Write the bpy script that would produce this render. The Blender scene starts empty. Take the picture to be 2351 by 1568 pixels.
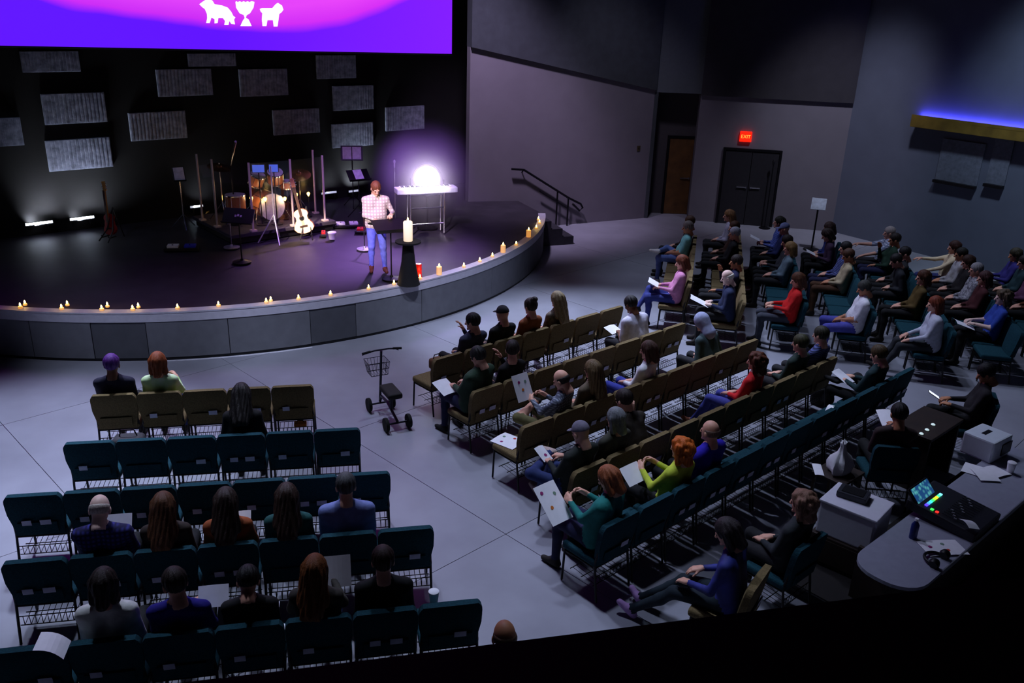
import bpy, bmesh, math, random
import numpy as np
from mathutils import Vector, Matrix
random.seed(7); np.random.seed(7)
scene = bpy.context.scene
COL = scene.collection

# ------------------------------------------------------------------ camera
CAM_F, CAM_H = 1992.0, 5.42           # focal length in pixels of the 2351 x 1568 frame, eye height on the balcony
CXY = (1175.5, 784.0)
PITCH, ROLL = math.radians(21.38), math.radians(2.01)
_fw = np.array([0, math.cos(PITCH), -math.sin(PITCH)]); _r0 = np.array([1., 0, 0]); _u0 = np.cross(_r0, _fw)
CR = _r0*math.cos(ROLL)+_u0*math.sin(ROLL); CU = -_r0*math.sin(ROLL)+_u0*math.cos(ROLL)
EYE = np.array([0, 0, CAM_H])
cam_d = bpy.data.cameras.new('camera'); cam = bpy.data.objects.new('camera', cam_d); COL.objects.link(cam)
cam_d.sensor_width = 36; cam_d.lens = CAM_F/2351*36; cam_d.clip_start = .05; cam_d.clip_end = 200
M = Matrix.Identity(4)
for i in range(3):
    M[i][0] = CR[i]; M[i][1] = CU[i]; M[i][2] = -_fw[i]; M[i][3] = EYE[i]
cam.matrix_world = M
scene.camera = cam
def ray(px, py):
    return _fw+CR*(px-CXY[0])/CAM_F-CU*(py-CXY[1])/CAM_F
def P(px, py, z=0.0):                  # where a sight line meets the level z
    d = ray(px, py); return EYE+d*((z-CAM_H)/d[2])
def W(px, py, A, B):                   # where a sight line meets the upright plane through A and B
    d = ray(px, py); n = np.array([B[1]-A[1], A[0]-B[0], 0.])
    return EYE+d*((np.array([A[0], A[1], 0])-EYE)@n/(d@n))
def proj(p):
    v = np.asarray(p, float)-EYE; k = v@_fw
    return CXY[0]+CAM_F*(v@CR)/k, CXY[1]-CAM_F*(v@CU)/k

# ------------------------------------------------------------------ view, world, room lights
vs = scene.view_settings
vs.view_transform = 'Standard'; vs.look = 'None'; vs.gamma = 1; vs.use_curve_mapping = False; vs.exposure = 0.0
w = bpy.data.worlds.new('World'); scene.world = w; w.use_nodes = True
w.node_tree.nodes['Background'].inputs[0].default_value = (.30, .34, .55, 1)
w.node_tree.nodes['Background'].inputs[1].default_value = .012
def light(kind, name, loc, energy, color, target=None, **kw):
    d = bpy.data.lights.new(name, kind); d.energy = energy; d.color = color
    for k, v in kw.items(): setattr(d, k, v)
    o = bpy.data.objects.new(name, d); COL.objects.link(o); o.location = loc
    if target is not None:
        o.rotation_euler = (Vector(target)-Vector(loc)).to_track_quat('-Z', 'Y').to_euler()
    return o
HOUSE = (.63, .71, 1.0)
for (x, y, tx_, ty_, e, sz) in [(-6.8, 12.4, -6.0, 9.0, 3700, 40), (-3.9, 12.5, -3.2, 9.0, 1500, 46), (-4.8, 9.6, -4.0, 6.1, 1500, 46), (-1.6, 12.2, -.9, 8.8, 760, 46), (-1.4, 10.2, 1.0, 6.9, 950, 48),
                                (-.6, 13.8, 1.9, 10.9, 760, 48), (1.7, 15.8, 4.2, 12.9, 760, 48), (.9, 12.6, 3.4, 9.6, 700, 48), (3.4, 13.4, 6.0, 10.4, 640, 48), (.4, 17.0, 1.5, 13.8, 4300, 44),
                                (.5, 7.9, 1.1, 6.3, 700, 30), (1.4, 18.6, 4.9, 17.6, 760, 48), (3.0, 15.0, 6.5, 13.6, 700, 48), (5.2, 16.6, 8.6, 15.4, 700, 48)]:  # narrow first lamp here is added to brighten the pink shoes
    light('SPOT', 'house_downlight', (x, y, 8.9), e, HOUSE, (tx_, ty_, 0), spot_size=math.radians(sz), spot_blend=.85, shadow_soft_size=.2)
# front lights over the balcony that graze the curved stage face and the floor before it
for (x, y, tx_, ty_, e) in [(-6.2, 6.6, -5.4, 12.6, 1500), (-3.2, 7.2, -2.9, 13.2, 2400), (.2, 9.0, -.8, 15.0, 2400)]:
    light('SPOT', 'front_light', (x, y, 8.9), e, (.66, .72, 1), (tx_, ty_, .35), spot_size=math.radians(26), spot_blend=1, shadow_soft_size=.2)
# added fill spots that brighten the side walls of the hall
light('SPOT', 'added_wall_fill', (-1.0, 18.2, 8.9), 2700, (.78, .62, 1), (-.2, 21.8, 1.6), spot_size=math.radians(50), spot_blend=1, shadow_soft_size=.3)
light('SPOT', 'added_wall_fill', (2.2, 19.0, 8.9), 520, (.80, .72, 1), (2.6, 23.0, 1.8), spot_size=math.radians(50), spot_blend=1, shadow_soft_size=.3)
light('SPOT', 'added_wall_fill', (7.2, 18.2, 8.9), 1500, (.76, .76, 1), (7.9, 22.8, 1.2), spot_size=math.radians(44), spot_blend=1, shadow_soft_size=.3)
light('SPOT', 'added_wall_fill', (8.6, 16.4, 8.9), 1350, (.62, .76, 1), (11.8, 18.3, 1.4), spot_size=math.radians(66), spot_blend=1, shadow_soft_size=.3)
# added purple spots that give the stage floor its sheen
for x, y, tx_, ty_, e in ((-2.6, 21.6, -3.5, 16.3, 4300), (-1.2, 20.9, -1.9, 16.6, 1600)):
    light('SPOT', 'added_purple_fill', (x, y, 6.6), e, (.50, .24, 1), (tx_, ty_, .8), spot_size=math.radians(27), spot_blend=1, shadow_soft_size=.25)
# front-of-house spot on the speaker, purple stage washes, guitar special
light('SPOT', 'front_spot', (-4.6, 3.0, 9.0), 13500, (1, .84, .86), (-2.55, 15.1, 1.9), spot_size=math.radians(8), spot_blend=.6, shadow_soft_size=.1)
light('SPOT', 'stage_wash', (-3.2, 9.6, 9.0), 4200, (.50, .26, 1), (-2.9, 17.4, 1.0), spot_size=math.radians(32), spot_blend=1, shadow_soft_size=.2)
light('SPOT', 'stage_wash', (-8.5, 9.6, 9.0), 320, (.45, .55, .9), (-7.5, 18.0, .8), spot_size=math.radians(40), spot_blend=1, shadow_soft_size=.2)
light('SPOT', 'added_keyboard_fill', (-2.0, 4.0, 9.0), 26000, (.92, .86, 1), (-1.9, 18.3, 1.75), spot_size=math.radians(5.2), spot_blend=.8, shadow_soft_size=.1)  # added spot that only brightens the white keyboard
light('SPOT', 'guitar_spot', (-6.5, 8.0, 9.0), 22000, (1, .80, .60), (-4.30, 17.0, 1.25), spot_size=math.radians(5.5), spot_blend=.7, shadow_soft_size=.1)

# ------------------------------------------------------------------ materials
def lin(c):
    return tuple(((v/255)/12.92 if v/255 <= .04045 else ((v/255+.055)/1.055)**2.4) for v in c)
MATS = {}
def mat(name, rgb, rough=.7, metal=0, spec=.4, var=.18, scale=14, bump=.0, emis=None, estr=0, kind=None, rgb2=None, alpha=None, trans=0):
    if name in MATS: return MATS[name]
    m = bpy.data.materials.new(name); m.use_nodes = True; nt = m.node_tree; N = nt.nodes; L = nt.links
    b = N['Principled BSDF']; c = lin(rgb)
    b.inputs['Roughness'].default_value = rough; b.inputs['Metallic'].default_value = metal
    b.inputs['Specular IOR Level'].default_value = spec
    b.inputs['Base Color'].default_value = (*c, 1)
    tc = N.new('ShaderNodeTexCoord'); co = tc.outputs['Object']
    if kind == 'plaid':
        c2 = lin(rgb2); mp = None; last = None
        w1 = N.new('ShaderNodeTexWave'); w1.wave_type = 'BANDS'; w1.bands_direction = 'X'; w1.inputs['Scale'].default_value = scale
        w2 = N.new('ShaderNodeTexWave'); w2.wave_type = 'BANDS'; w2.bands_direction = 'Z'; w2.inputs['Scale'].default_value = scale
        L.new(co, w1.inputs['Vector']); L.new(co, w2.inputs['Vector'])
        ad = N.new('ShaderNodeMath'); ad.operation = 'MULTIPLY'; L.new(w1.outputs['Fac'], ad.inputs[0]); L.new(w2.outputs['Fac'], ad.inputs[1])
        mx = N.new('ShaderNodeMix'); mx.data_type = 'RGBA'; L.new(ad.outputs[0], mx.inputs['Factor'])
        mx.inputs['A'].default_value = (*c2, 1); mx.inputs['B'].default_value = (*c, 1); L.new(mx.outputs['Result'], b.inputs['Base Color'])
    elif kind == 'stripe':
        c2 = lin(rgb2)
        w1 = N.new('ShaderNodeTexWave'); w1.bands_direction = 'Z'; w1.inputs['Scale'].default_value = scale; L.new(co, w1.inputs['Vector'])
        mx = N.new('ShaderNodeMix'); mx.data_type = 'RGBA'; L.new(w1.outputs['Fac'], mx.inputs['Factor'])
        mx.inputs['A'].default_value = (*c2, 1); mx.inputs['B'].default_value = (*c, 1); L.new(mx.outputs['Result'], b.inputs['Base Color'])
    elif var > 0:
        nz = N.new('ShaderNodeTexNoise'); nz.inputs['Scale'].default_value = scale; nz.inputs['Detail'].default_value = 5
        if kind == 'hair':
            mp = N.new('ShaderNodeMapping'); mp.inputs['Scale'].default_value = (6, 6, .8); L.new(co, mp.inputs['Vector']); L.new(mp.outputs[0], nz.inputs['Vector'])
        else: L.new(co, nz.inputs['Vector'])
        c2 = lin(rgb2) if rgb2 else tuple(min(1, v*(1+var)) for v in c)
        c1 = c if rgb2 else tuple(v*(1-var) for v in c)
        rp = N.new('ShaderNodeValToRGB'); rp.color_ramp.elements[0].position = .3; rp.color_ramp.elements[1].position = .7
        rp.color_ramp.elements[0].color = (*c1, 1); rp.color_ramp.elements[1].color = (*c2, 1)
        L.new(nz.outputs['Fac'], rp.inputs[0]); L.new(rp.outputs[0], b.inputs['Base Color'])
        if bump:
            bp = N.new('ShaderNodeBump'); bp.inputs['Strength'].default_value = bump; bp.inputs['Distance'].default_value = .02
            L.new(nz.outputs['Fac'], bp.inputs['Height']); L.new(bp.outputs[0], b.inputs['Normal'])
    if emis:
        b.inputs['Emission Color'].default_value = (*lin(emis), 1); b.inputs['Emission Strength'].default_value = estr
    if trans:
        b.inputs['Transmission Weight'].default_value = trans
    if alpha is not None:
        b.inputs['Alpha'].default_value = alpha
    MATS[name] = m; return m
BLACK = mat('black_plastic', (14, 14, 17), .45)
CHROME = mat('chrome', (200, 200, 210), .18, 1, var=0)
DARKMETAL = mat('dark_metal', (34, 34, 38), .4, .7, var=.1)
WHITE = mat('white_paper', (242, 242, 248), .8, var=.03)

# ------------------------------------------------------------------ mesh building
class MB:
    def __init__(s): s.v = []; s.f = []; s.m = []
    def add(s, vs, fs, mi=0):
        o = len(s.v); s.v += [tuple(map(float, v)) for v in vs]; s.f += [tuple(i+o for i in f) for f in fs]; s.m += [mi]*len(fs); return s
    def box(s, c, d, rz=0, mi=0, rx=0):
        hx, hy, hz = d[0]/2, d[1]/2, d[2]/2
        R = Matrix.Rotation(rz, 3, 'Z') @ Matrix.Rotation(rx, 3, 'X')
        vs = [Vector(c)+R @ Vector((x*hx, y*hy, z*hz)) for z in (-1, 1) for x, y in ((-1, -1), (1, -1), (1, 1), (-1, 1))]
        return s.add(vs, [(3, 2, 1, 0), (4, 5, 6, 7), (0, 1, 5, 4), (1, 2, 6, 5), (2, 3, 7, 6), (3, 0, 4, 7)], mi)
    def rbox(s, c, d, r=.02, rz=0, rx=0, mi=0, seg=2):
        bm = bmesh.new(); bmesh.ops.create_cube(bm, size=1); bmesh.ops.scale(bm, vec=Vector(d), verts=bm.verts)
        bmesh.ops.bevel(bm, geom=bm.edges[:], offset=r, segments=seg, profile=.6, affect='EDGES')
        Mx = Matrix.Translation(Vector(c)) @ Matrix.Rotation(rz, 4, 'Z') @ Matrix.Rotation(rx, 4, 'X')
        bm.transform(Mx); bm.verts.index_update()
        s.add([v.co for v in bm.verts], [[v.index for v in f.verts] for f in bm.faces], mi); bm.free(); return s
    def tube(s, pts, r, n=8, mi=0, cap=True):
        pts = [Vector(p) for p in pts]; rs = r if hasattr(r, '__len__') else [r]*len(pts)
        vs = []; fs = []; up = None
        for i, p in enumerate(pts):
            t = (pts[min(i+1, len(pts)-1)]-pts[max(i-1, 0)]).normalized()
            if up is None:
                up = Vector((0, 0, 1)) if abs(t.z) < .9 else Vector((1, 0, 0))
            a = t.cross(up).normalized(); b = a.cross(t).normalized(); up = b
            for k in range(n):
                th = 2*math.pi*k/n; vs.append(p+(a*math.cos(th)+b*math.sin(th))*rs[i])
        for i in range(len(pts)-1):
            for k in range(n):
                fs.append((i*n+k, i*n+(k+1) % n, (i+1)*n+(k+1) % n, (i+1)*n+k))
        if cap: fs += [tuple(range(n))[::-1], tuple(range((len(pts)-1)*n, len(pts)*n))]
        return s.add(vs, fs, mi)
    def lathe(s, prof, c=(0, 0, 0), n=20, axis=None, mi=0):
        R = Vector((0, 0, 1)).rotation_difference(Vector(axis)).to_matrix() if axis is not None else Matrix.Identity(3)
        vs = []; fs = []
        for r, z in prof:
            for k in range(n):
                th = 2*math.pi*k/n; vs.append(Vector(c)+R @ Vector((r*math.cos(th), r*math.sin(th), z)))
        for i in range(len(prof)-1):
            for k in range(n):
                fs.append((i*n+k, i*n+(k+1) % n, (i+1)*n+(k+1) % n, (i+1)*n+k))
        fs += [tuple(range(n))[::-1], tuple(range((len(prof)-1)*n, len(prof)*n))]
        return s.add(vs, fs, mi)
    def prism(s, poly, z0, z1, mi=0):      # poly of xy points, counter-clockwise
        n = len(poly); vs = [(x, y, z0) for x, y in poly]+[(x, y, z1) for x, y in poly]
        return s.add(vs, [tuple(range(n))[::-1], tuple(range(n, 2*n))]+[(i, (i+1) % n, n+(i+1) % n, n+i) for i in range(n)], mi)
    def slab(s, poly3, off, mi=0):         # flat 3-D outline pushed out by a vector
        n = len(poly3); o = Vector(off); vs = [Vector(p) for p in poly3]+[Vector(p)+o for p in poly3]
        return s.add(vs, [tuple(range(n))[::-1], tuple(range(n, 2*n))]+[(i, (i+1) % n, n+(i+1) % n, n+i) for i in range(n)], mi)
    def mesh(s, name, mats, smooth=False):
        me = bpy.data.meshes.new(name); me.from_pydata(s.v, [], s.f)
        mats = mats if isinstance(mats, (list, tuple)) else [mats]
        for m in mats: me.materials.append(m)
        if len(mats) > 1: me.polygons.foreach_set('material_index', s.m)
        bm = bmesh.new(); bm.from_mesh(me); bmesh.ops.recalc_face_normals(bm, faces=bm.faces); bm.to_mesh(me); bm.free()
        if smooth:
            me.polygons.foreach_set('use_smooth', [True]*len(me.polygons))
            me.set_sharp_from_angle(angle=math.radians(42))
        me.update(); return me
    def build(s, name, mats, parent=None, smooth=False, loc=None, rz=None):
        o = bpy.data.objects.new(name, s.mesh(name, mats, smooth)); COL.objects.link(o)
        if parent: o.parent = parent
        if loc is not None: o.location = loc
        if rz is not None: o.rotation_euler = (0, 0, rz)
        return o
def tag(o, label=None, cat=None, group=None, kind=None):
    if label: o['label'] = label
    if cat: o['category'] = cat
    if group: o['group'] = group
    if kind: o['kind'] = kind
    return o
def thing(name, label, cat, loc=(0, 0, 0), rz=0, group=None):
    o = bpy.data.objects.new(name, None); COL.objects.link(o); o.location = Vector(loc); o.rotation_euler = (0, 0, rz)
    o.empty_display_size = .1
    return tag(o, label, cat, group)
def link_copy(o, parent):
    c = o.copy(); COL.objects.link(c); c.parent = parent
    for ch in o.children: link_copy(ch, c)
    return c
def kids(root, protos):
    for p in protos: link_copy(p, root)
def structure(o, label=None):
    return tag(o, label, kind='structure')
def rot2(a): return np.array([math.cos(a), math.sin(a)])
# ------------------------------------------------------------------ the room
CONC = mat('polished_concrete', (148, 150, 160), .42, spec=.45, var=.12, scale=1.3)
JOINT = mat('joint_filler', (96, 98, 108), .8)
WALL = mat('grey_wall_paint', (112, 108, 116), .85, var=.05, scale=2)
WALLUP = mat('dark_acoustic_cladding', (58, 63, 68), .95, var=.12, scale=5)
WALLBLUE = mat('slate_wall_paint', (96, 102, 118), .9, var=.06, scale=2)
BACKDROP = mat('black_backdrop', (14, 12, 13), .95, var=.2, scale=3)
STAGEFLOOR = mat('black_stage_floor', (44, 40, 48), .55, spec=.45, var=.25, scale=3, bump=.04)
RIM = mat('pale_stage_rim', (188, 187, 198), .6, var=.06)
PANEL = mat('grey_stage_panel', (104, 106, 112), .8, var=.08, scale=6)
PANELDK = mat('dark_stage_panel', (78, 80, 86), .8, var=.08, scale=6)
fl = structure(MB().box((0, 11, -.07), (40, 34, .10)).build('floor', JOINT), 'polished grey concrete floor with diagonal saw-cut joints')
S2 = math.sqrt(2); SP, SQ = 4.57, 4.40
slabm = MB().box((0, 0, -.012), (SP/S2-.008, SQ/S2-.008, .024)).mesh('floor_slab', CONC)
k = 0
for i in range(-6, 8):
    for j in range(-5, 7):
        a = 8.07+SP*(i+.5); b = 8.06+SQ*(j+.5); x, y = (a-b)/2, (a+b)/2
        if -16 < x < 17 and -4 < y < 26:
            o = bpy.data.objects.new('floor_slab', slabm); COL.objects.link(o); o.parent = fl
            o.location = (x, y, 0); o.rotation_euler = (0, 0, math.pi/4)

SC, SR, SH = np.array([-7., 20.]), 7.65, .80
BD0, BDA = np.array([-6.97, 18.9]), math.radians(40); BDU = rot2(BDA); BDN = np.array([BDU[1], -BDU[0]])  # backdrop line, normal to the hall
bd = lambda s: BD0+BDU*s
def arc(a0, a1, r, n): return [tuple(SC+r*rot2(a0+(a1-a0)*i/(n-1))) for i in range(n)]
A0, A1 = math.radians(226.5), math.radians(361)
PW_A, PW_B = np.array([-1.2, 21.2]), np.array([3.5, 23.5])
stage_poly = arc(A0, A1, SR-.02, 60)+[(.03, 21.48), (-1.2, 21.2), tuple(bd(7.5)), tuple(bd(-6.85))]
st = structure(MB().prism(stage_poly, .02, SH-.012).build('stage', STAGEFLOOR), 'low curved stage with black glossy floor and grey panelled front')
nos = MB()
def ring(mb, a0, a1, r0, r1, z0, z1, n):
    o = arc(a0, a1, r1, n); i_ = arc(a0, a1, r0, n)
    for k in range(n-1):
        q = [i_[k], o[k], o[k+1], i_[k+1]]
        mb.prism(q, z0, z1)
ring(nos, A0, A1, SR-.14, SR+.03, SH-.012, SH+.012, 80); ring(nos, A0, A1, SR-.01, SR+.02, SH-.15, SH-.012, 80)
nos.build('nosing', RIM, st)
bb = MB(); ring(bb, A0, A1, SR-.03, SR-.012, .0, .05, 80); bb.build('kick_strip', BLACK, st)
angs = []
for px, py in [(-260, 800), (-90, 812), (90, 820), (225, 825), (345, 827), (530, 816), (715, 795), (815, 775), (960, 740), (1119, 685), (1195, 640), (1238, 600)]:
    p = P(px, py, 0)[:2]-SC; angs.append(math.atan2(p[1], p[0]) % (2*math.pi))
angs = [A0]+angs+[A1]
for k, (a, b) in enumerate(zip(angs, angs[1:])):
    m = MB(); ring(m, a+.0008, b-.0008, SR-.02, SR-.004 if k in (4, 7) else SR+.004, .05, SH-.15, max(4, int((b-a)*60)))
    m.build('front_panel', PANELDK if k in (4, 7) else PANEL, st)
sw = MB(); ring(sw, angs[5], angs[7], SR+.02, SR+.05, 0, .006, 30)
structure(sw.build('trim_1', mat('white_floor_tape', (225, 225, 235), .6), None), 'white tape strip on floor along the stage base')
# stage end steps towards the side door
stp = MB()
e0, e1 = np.array([.56, 20.12]), np.array([.03, 21.48]); ed = (e1-e0)/np.linalg.norm(e1-e0); en = np.array([ed[1], -ed[0]])
for k in range(3):
    q = [e0+en*(.0+.3*k), e0+en*(.3+.3*k), e1+en*(.3+.3*k), e1+en*(.3*k)]
    s2 = MB().prism([tuple(v) for v in q], 0.0, .6-.2*k)
    s2.build('step', mat('dark_step', (48, 48, 54), .8), st)
# backdrop and walls
q0, q1 = bd(-12), bd(7.5)
structure(MB().prism([tuple(q0), tuple(q1), tuple(q1-BDN*.15), tuple(q0-BDN*.15)], 0, 9.2).build('wall_back', BACKDROP), 'black backdrop wall behind the stage')
def wall(name, A, B, z0A, z1A, z1B, m, th=.2, label=None, z0B=None, off=0):
    A, B = np.array(A, float), np.array(B, float); d = (B-A)/np.linalg.norm(B-A); n = np.array([d[1], -d[0]])
    if n @ (np.array([0, 8.])-A) < 0: n = -n
    A = A+n*off; B = B+n*off; z0B = z0A if z0B is None else z0B
    vs = [(*A, z0A), (*B, z0B), (*B, z1B), (*A, z1A)]
    return structure(MB().slab(vs, (-n[0]*th, -n[1]*th, 0)).build(name, m), label)
zA = W(1085, 108, PW_A, PW_B)[2]; zB = W(1500, 207, PW_A, PW_B)[2]
wall('wall_stage_side', PW_A, PW_B, 0, zA, zB, WALL, label='grey side wall beside the stage')
wall('wall_stage_side_upper', PW_A, PW_B, zA, 9.2, 9.2, WALLUP, .3, 'dark upper wall cladding beside the stage', z0B=zB, off=.08)
K = np.array([8.4, 22.7]); D0 = np.array([4.7, 23.45])
R0, R1 = np.array([3.5, 24.2]), np.array([4.8, 24.2])
wall('wall_recess_side', PW_B, R0, 0, 9.2, 9.2, WALLUP, .1)
wall('wall_recess', R0, R1, 0, 9.2, 9.2, mat('recess_paint', (70, 66, 70), .9, var=.06), .2, 'dark recessed wall with a brown door')
wall('wall_recess_return', R1, D0, 0, 9.2, 9.2, WALL, .1)
wall('wall_recess_header', PW_B, D0, zB-.05, 9.2, 9.2, mat('column_paint', (84, 90, 96), .9, var=.05), .5, 'grey boxed column above the recess')
zD = W(1740, 225, D0, K)[2]
wall('wall_exit', D0, K, 0, zD, zD, WALL, label='grey wall with double doors')
wall('wall_exit_upper', D0, K, zD, 9.2, 9.2, mat('dark_upper_cladding', (54, 52, 56), .95, var=.1, scale=4), .3, 'dark upper wall above the double doors', off=.1)
RW = K+np.array([.6, -.8])*13
wall('wall_right', K, RW, 0, 9.2, 9.2, WALLBLUE, .25, 'slate grey side wall of the hall')
structure(MB().box((0, 11, 9.3), (40, 34, .2)).build('ceiling', mat('dark_ceiling', (24, 24, 28), .95)), 'dark ceiling high above')
structure(MB().box((-16, 9, 4.6), (.2, 26, 9.2)).build('wall_left', WALLUP), 'dark far wall of the hall')
structure(MB().box((0, -4.2, 4.6), (34, .2, 9.2)).build('wall_rear', WALLUP), 'dark rear wall behind the balcony')
# doors
def onwall(A, B, px, py): return W(px, py, A, B)
def door_leaf(name, A, B, pl, pr, ztop, m, nleaf, label, handle=True):
    a = P(pl, 508, 0); dvec = (B-A)/np.linalg.norm(B-A)
    ta = (W(pl, 480, A, B)[:2]-A) @ dvec; tb = (W(pr, 480, A, B)[:2]-A) @ dvec
    n = np.array([dvec[1], -dvec[0]]); ang = math.atan2(dvec[1], dvec[0])
    c = A+dvec*(ta+tb)/2; o = structure(thing(name, None, None, (*(c), 0), ang), label); wd = tb-ta
    fr = MB(); 
    for s in (-1, 1): fr.box((s*(wd/2+.03), -.03, ztop/2), (.06, .10, ztop))
    fr.box((0, -.03, ztop+.03), (wd+.12, .10, .06)); fr.build('door_frame', DARKMETAL, o)
    for k in range(nleaf):
        w_ = wd/nleaf; x = -wd/2+w_*(k+.5)
        lf = MB().rbox((x, -.03, ztop/2), (w_-.012, .05, ztop-.02), .008).build('door_leaf', m, o)
        s = 1 if k == 0 else -1
        if handle: MB().tube([(x+s*(w_/2-.3), -.09, 1.02), (x+s*(w_/2-.05), -.09, 1.02)], .015).box((x+s*(w_/2-.06), -.075, 1.02), (.04, .05, .06)).build('door_handle', CHROME, lf)
    return o
door_leaf('door_1', D0, K, 1650, 1772, W(1700, 345, D0, K)[2], mat('dark_door', (30, 29, 34), .6), 2, 'black double doors under the exit sign')
door_leaf('door_2', R0, R1, 1522, 1577, 2.1, mat('brown_wood_door', (92, 62, 30), .6, var=.3, scale=5), 1, 'brown wooden door in the recess')
# exit sign
def wall_thing(name, label, cat, A, B, px, py, off=.0, group=None):
    d = (B-A)/np.linalg.norm(B-A); n = np.array([d[1], -d[0]]); p = W(px, py, A, B)
    return thing(name, label, cat, (p[0]+n[0]*off, p[1]+n[1]*off, p[2]), math.atan2(d[1], d[0]), group)
ex = wall_thing('exit_sign', 'small glowing red exit sign above the double doors', 'exit sign', D0, K, 1712, 313)
MB().rbox((0, -.05, 0), (.30, .08, .26), .012).build('housing', mat('exit_red', (255, 30, 10), .5, var=0, emis=(255, 26, 6), estr=1.6), ex)
tx = bpy.data.curves.new('exit_text', 'FONT'); tx.body = 'EXIT'; tx.size = .12; tx.align_x = 'CENTER'; tx.align_y = 'CENTER'; tx.extrude = .002
_t = bpy.data.objects.new('tmp', tx); COL.objects.link(_t); dg = bpy.context.evaluated_depsgraph_get(); _m = bpy.data.meshes.new_from_object(_t.evaluated_get(dg)); bpy.data.objects.remove(_t)
to = bpy.data.objects.new('lettering', _m); COL.objects.link(to); to.parent = ex; to.location = (0, -.093, 0); to.rotation_euler = (math.pi/2, 0, 0)
_m.materials.clear(); _m.materials.append(mat('exit_letter', (255, 150, 60), .5, var=0, emis=(255, 140, 50), estr=2.2))
lsw = wall_thing('light_switch', 'small dark switch plate on the grey side wall', 'switch', PW_A, PW_B, 1466, 341)
MB().rbox((0, -.008, 0), (.10, .016, .14), .004).build('plate', mat('switch_plate', (70, 60, 40), .5), lsw); MB().box((0, -.02, 0), (.02, .012, .04)).build('toggle', BLACK, lsw)
# lit cove shelf and boards on the right wall
cv = wall_thing('cove_shelf', 'wooden wall cove with blue light strip on top', 'cove light', K, RW, 2108, 275)
L_ = 6.0
MB().rbox((L_/2, -.16, -.03), (L_, .32, .22), .01).box((L_/2, -.31, .10), (L_, .02, .08)).build('fascia', mat('cove_wood', (120, 98, 40), .5, var=.25, scale=4), cv)
MB().box((L_/2, -.06, .10), (L_-.1, .05, .02)).build('light_strip', mat('blue_led', (90, 90, 255), .5, var=0, emis=(80, 76, 255), estr=45), cv)
for px, w_, h_ in ((2205, 1.0, .95), (2297, .42, 1.0)):
    b_ = wall_thing('notice_board', 'wide grey board with dark tray under the cove' if w_ > .8 else 'narrow grey board with dark tray under the cove', 'board', K, RW, px, 372)
    MB().rbox((0, -.02, 0), (w_, .03, h_), .006).build('board', mat('board_grey', (106, 112, 126), .8), b_)
    MB().rbox((0, -.07, -h_/2-.03), (w_, .14, .07), .008).build('tray', BLACK, b_)
# balcony parapet in front of the viewer
pz = 4.60
a_, b_ = P(900, 1508, pz)[:2], P(1890, 1383, pz)[:2]; d_ = (b_-a_)/np.linalg.norm(b_-a_); n_ = np.array([d_[1], -d_[0]])
a_ = a_-d_*5; b_ = b_+d_*6
par = structure(MB().prism([tuple(a_), tuple(a_+n_*.30), tuple(b_+n_*.30), tuple(b_)], pz-.06, pz).build('balcony_parapet', mat('dark_walnut', (30, 24, 20), .7, var=.25, scale=4)), 'dark wooden balcony parapet')
MB().prism([tuple(a_+n_*.03), tuple(a_+n_*.2), tuple(b_+n_*.2), tuple(b_+n_*.03)], 3.7, pz-.06).build('parapet_panel', mat('dark_walnut', (30, 24, 20)), par)
# stair handrail
hr = thing('handrail', 'dark metal handrail with curled end beside the stage steps', 'handrail', (0, 0, 0))
def wp(px, py, off): 
    p = W(px, py, PW_A, PW_B); d = (PW_B-PW_A)/np.linalg.norm(PW_B-PW_A); n = np.array([d[1], -d[0]]); return (p[0]+n[0]*off, p[1]+n[1]*off, p[2])
h0, h1, h2, h3 = [np.array(wp(x, y, .12)) for x, y in ((1170, 386), (1198, 388), (1300, 452), (1328, 466))]
MB().tube([h0, h1, h2, h3, h3+[.06, 0, -.10], h3+[-.02, 0, -.18], h2+[.12, 0, -.16]], .028, 10).build('rail', DARKMETAL, hr, True)
for f in (.75, 1.0): 
    p = h1+(h2-h1)*f; MB().tube([p, (p[0], p[1], .0)], .022).build('post', DARKMETAL, hr, True)
MB().tube([h1, h1+np.array([-.06, .14, -.1])], .018).build('bracket', DARKMETAL, hr, True)
MB().tube([h1+(h2-h1)*.35+[0, 0, -.28], h2+[0, 0, -.28]], .018).build('lower_rail', DARKMETAL, hr, True)
# ------------------------------------------------------------------ stage things
TH = .812
# hanging screen
SL, SRt = None, None
zs = 4.45
pl_, pr_ = P(0, 104.5, zs)[:2], P(1037, 123.5, zs)[:2]
# the right end fixes the depth; the left end is the same level on its own sight line
sd = (pr_-pl_)/np.linalg.norm(pr_-pl_); sn = np.array([sd[1], -sd[0]])
LW = np.linalg.norm(pr_-pl_)+1.8; scn = thing('led_screen', 'wide purple and magenta video screen hanging above the stage', 'screen', (*(pr_-sd*LW), zs), math.atan2(sd[1], sd[0]))
SHH = 3.4
MB().rbox((LW/2, .07, SHH/2), (LW+.06, .12, SHH+.06), .01).build('casing', BLACK, scn)
m = bpy.data.materials.new('screen_picture'); m.use_nodes = True; N = m.node_tree.nodes; Lk = m.node_tree.links
b = N['Principled BSDF']; b.inputs['Base Color'].default_value = (.01, .01, .02, 1); b.inputs['Roughness'].default_value = .5
tc = N.new('ShaderNodeTexCoord'); sx = N.new('ShaderNodeSeparateXYZ'); Lk.new(tc.outputs['Object'], sx.inputs[0])
def mth(op, a, bb):
    n = N.new('ShaderNodeMath'); n.operation = op
    for i, v in enumerate((a, bb)):
        if isinstance(v, (int, float)): n.inputs[i].default_value = v
        else: Lk.new(v, n.inputs[i])
    return n.outputs[0]
def scr(px, py):
    p = W(px, py, pl_, pr_); return ((p[:2]-(pr_-sd*LW)) @ sd, p[2]-zs)
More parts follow.
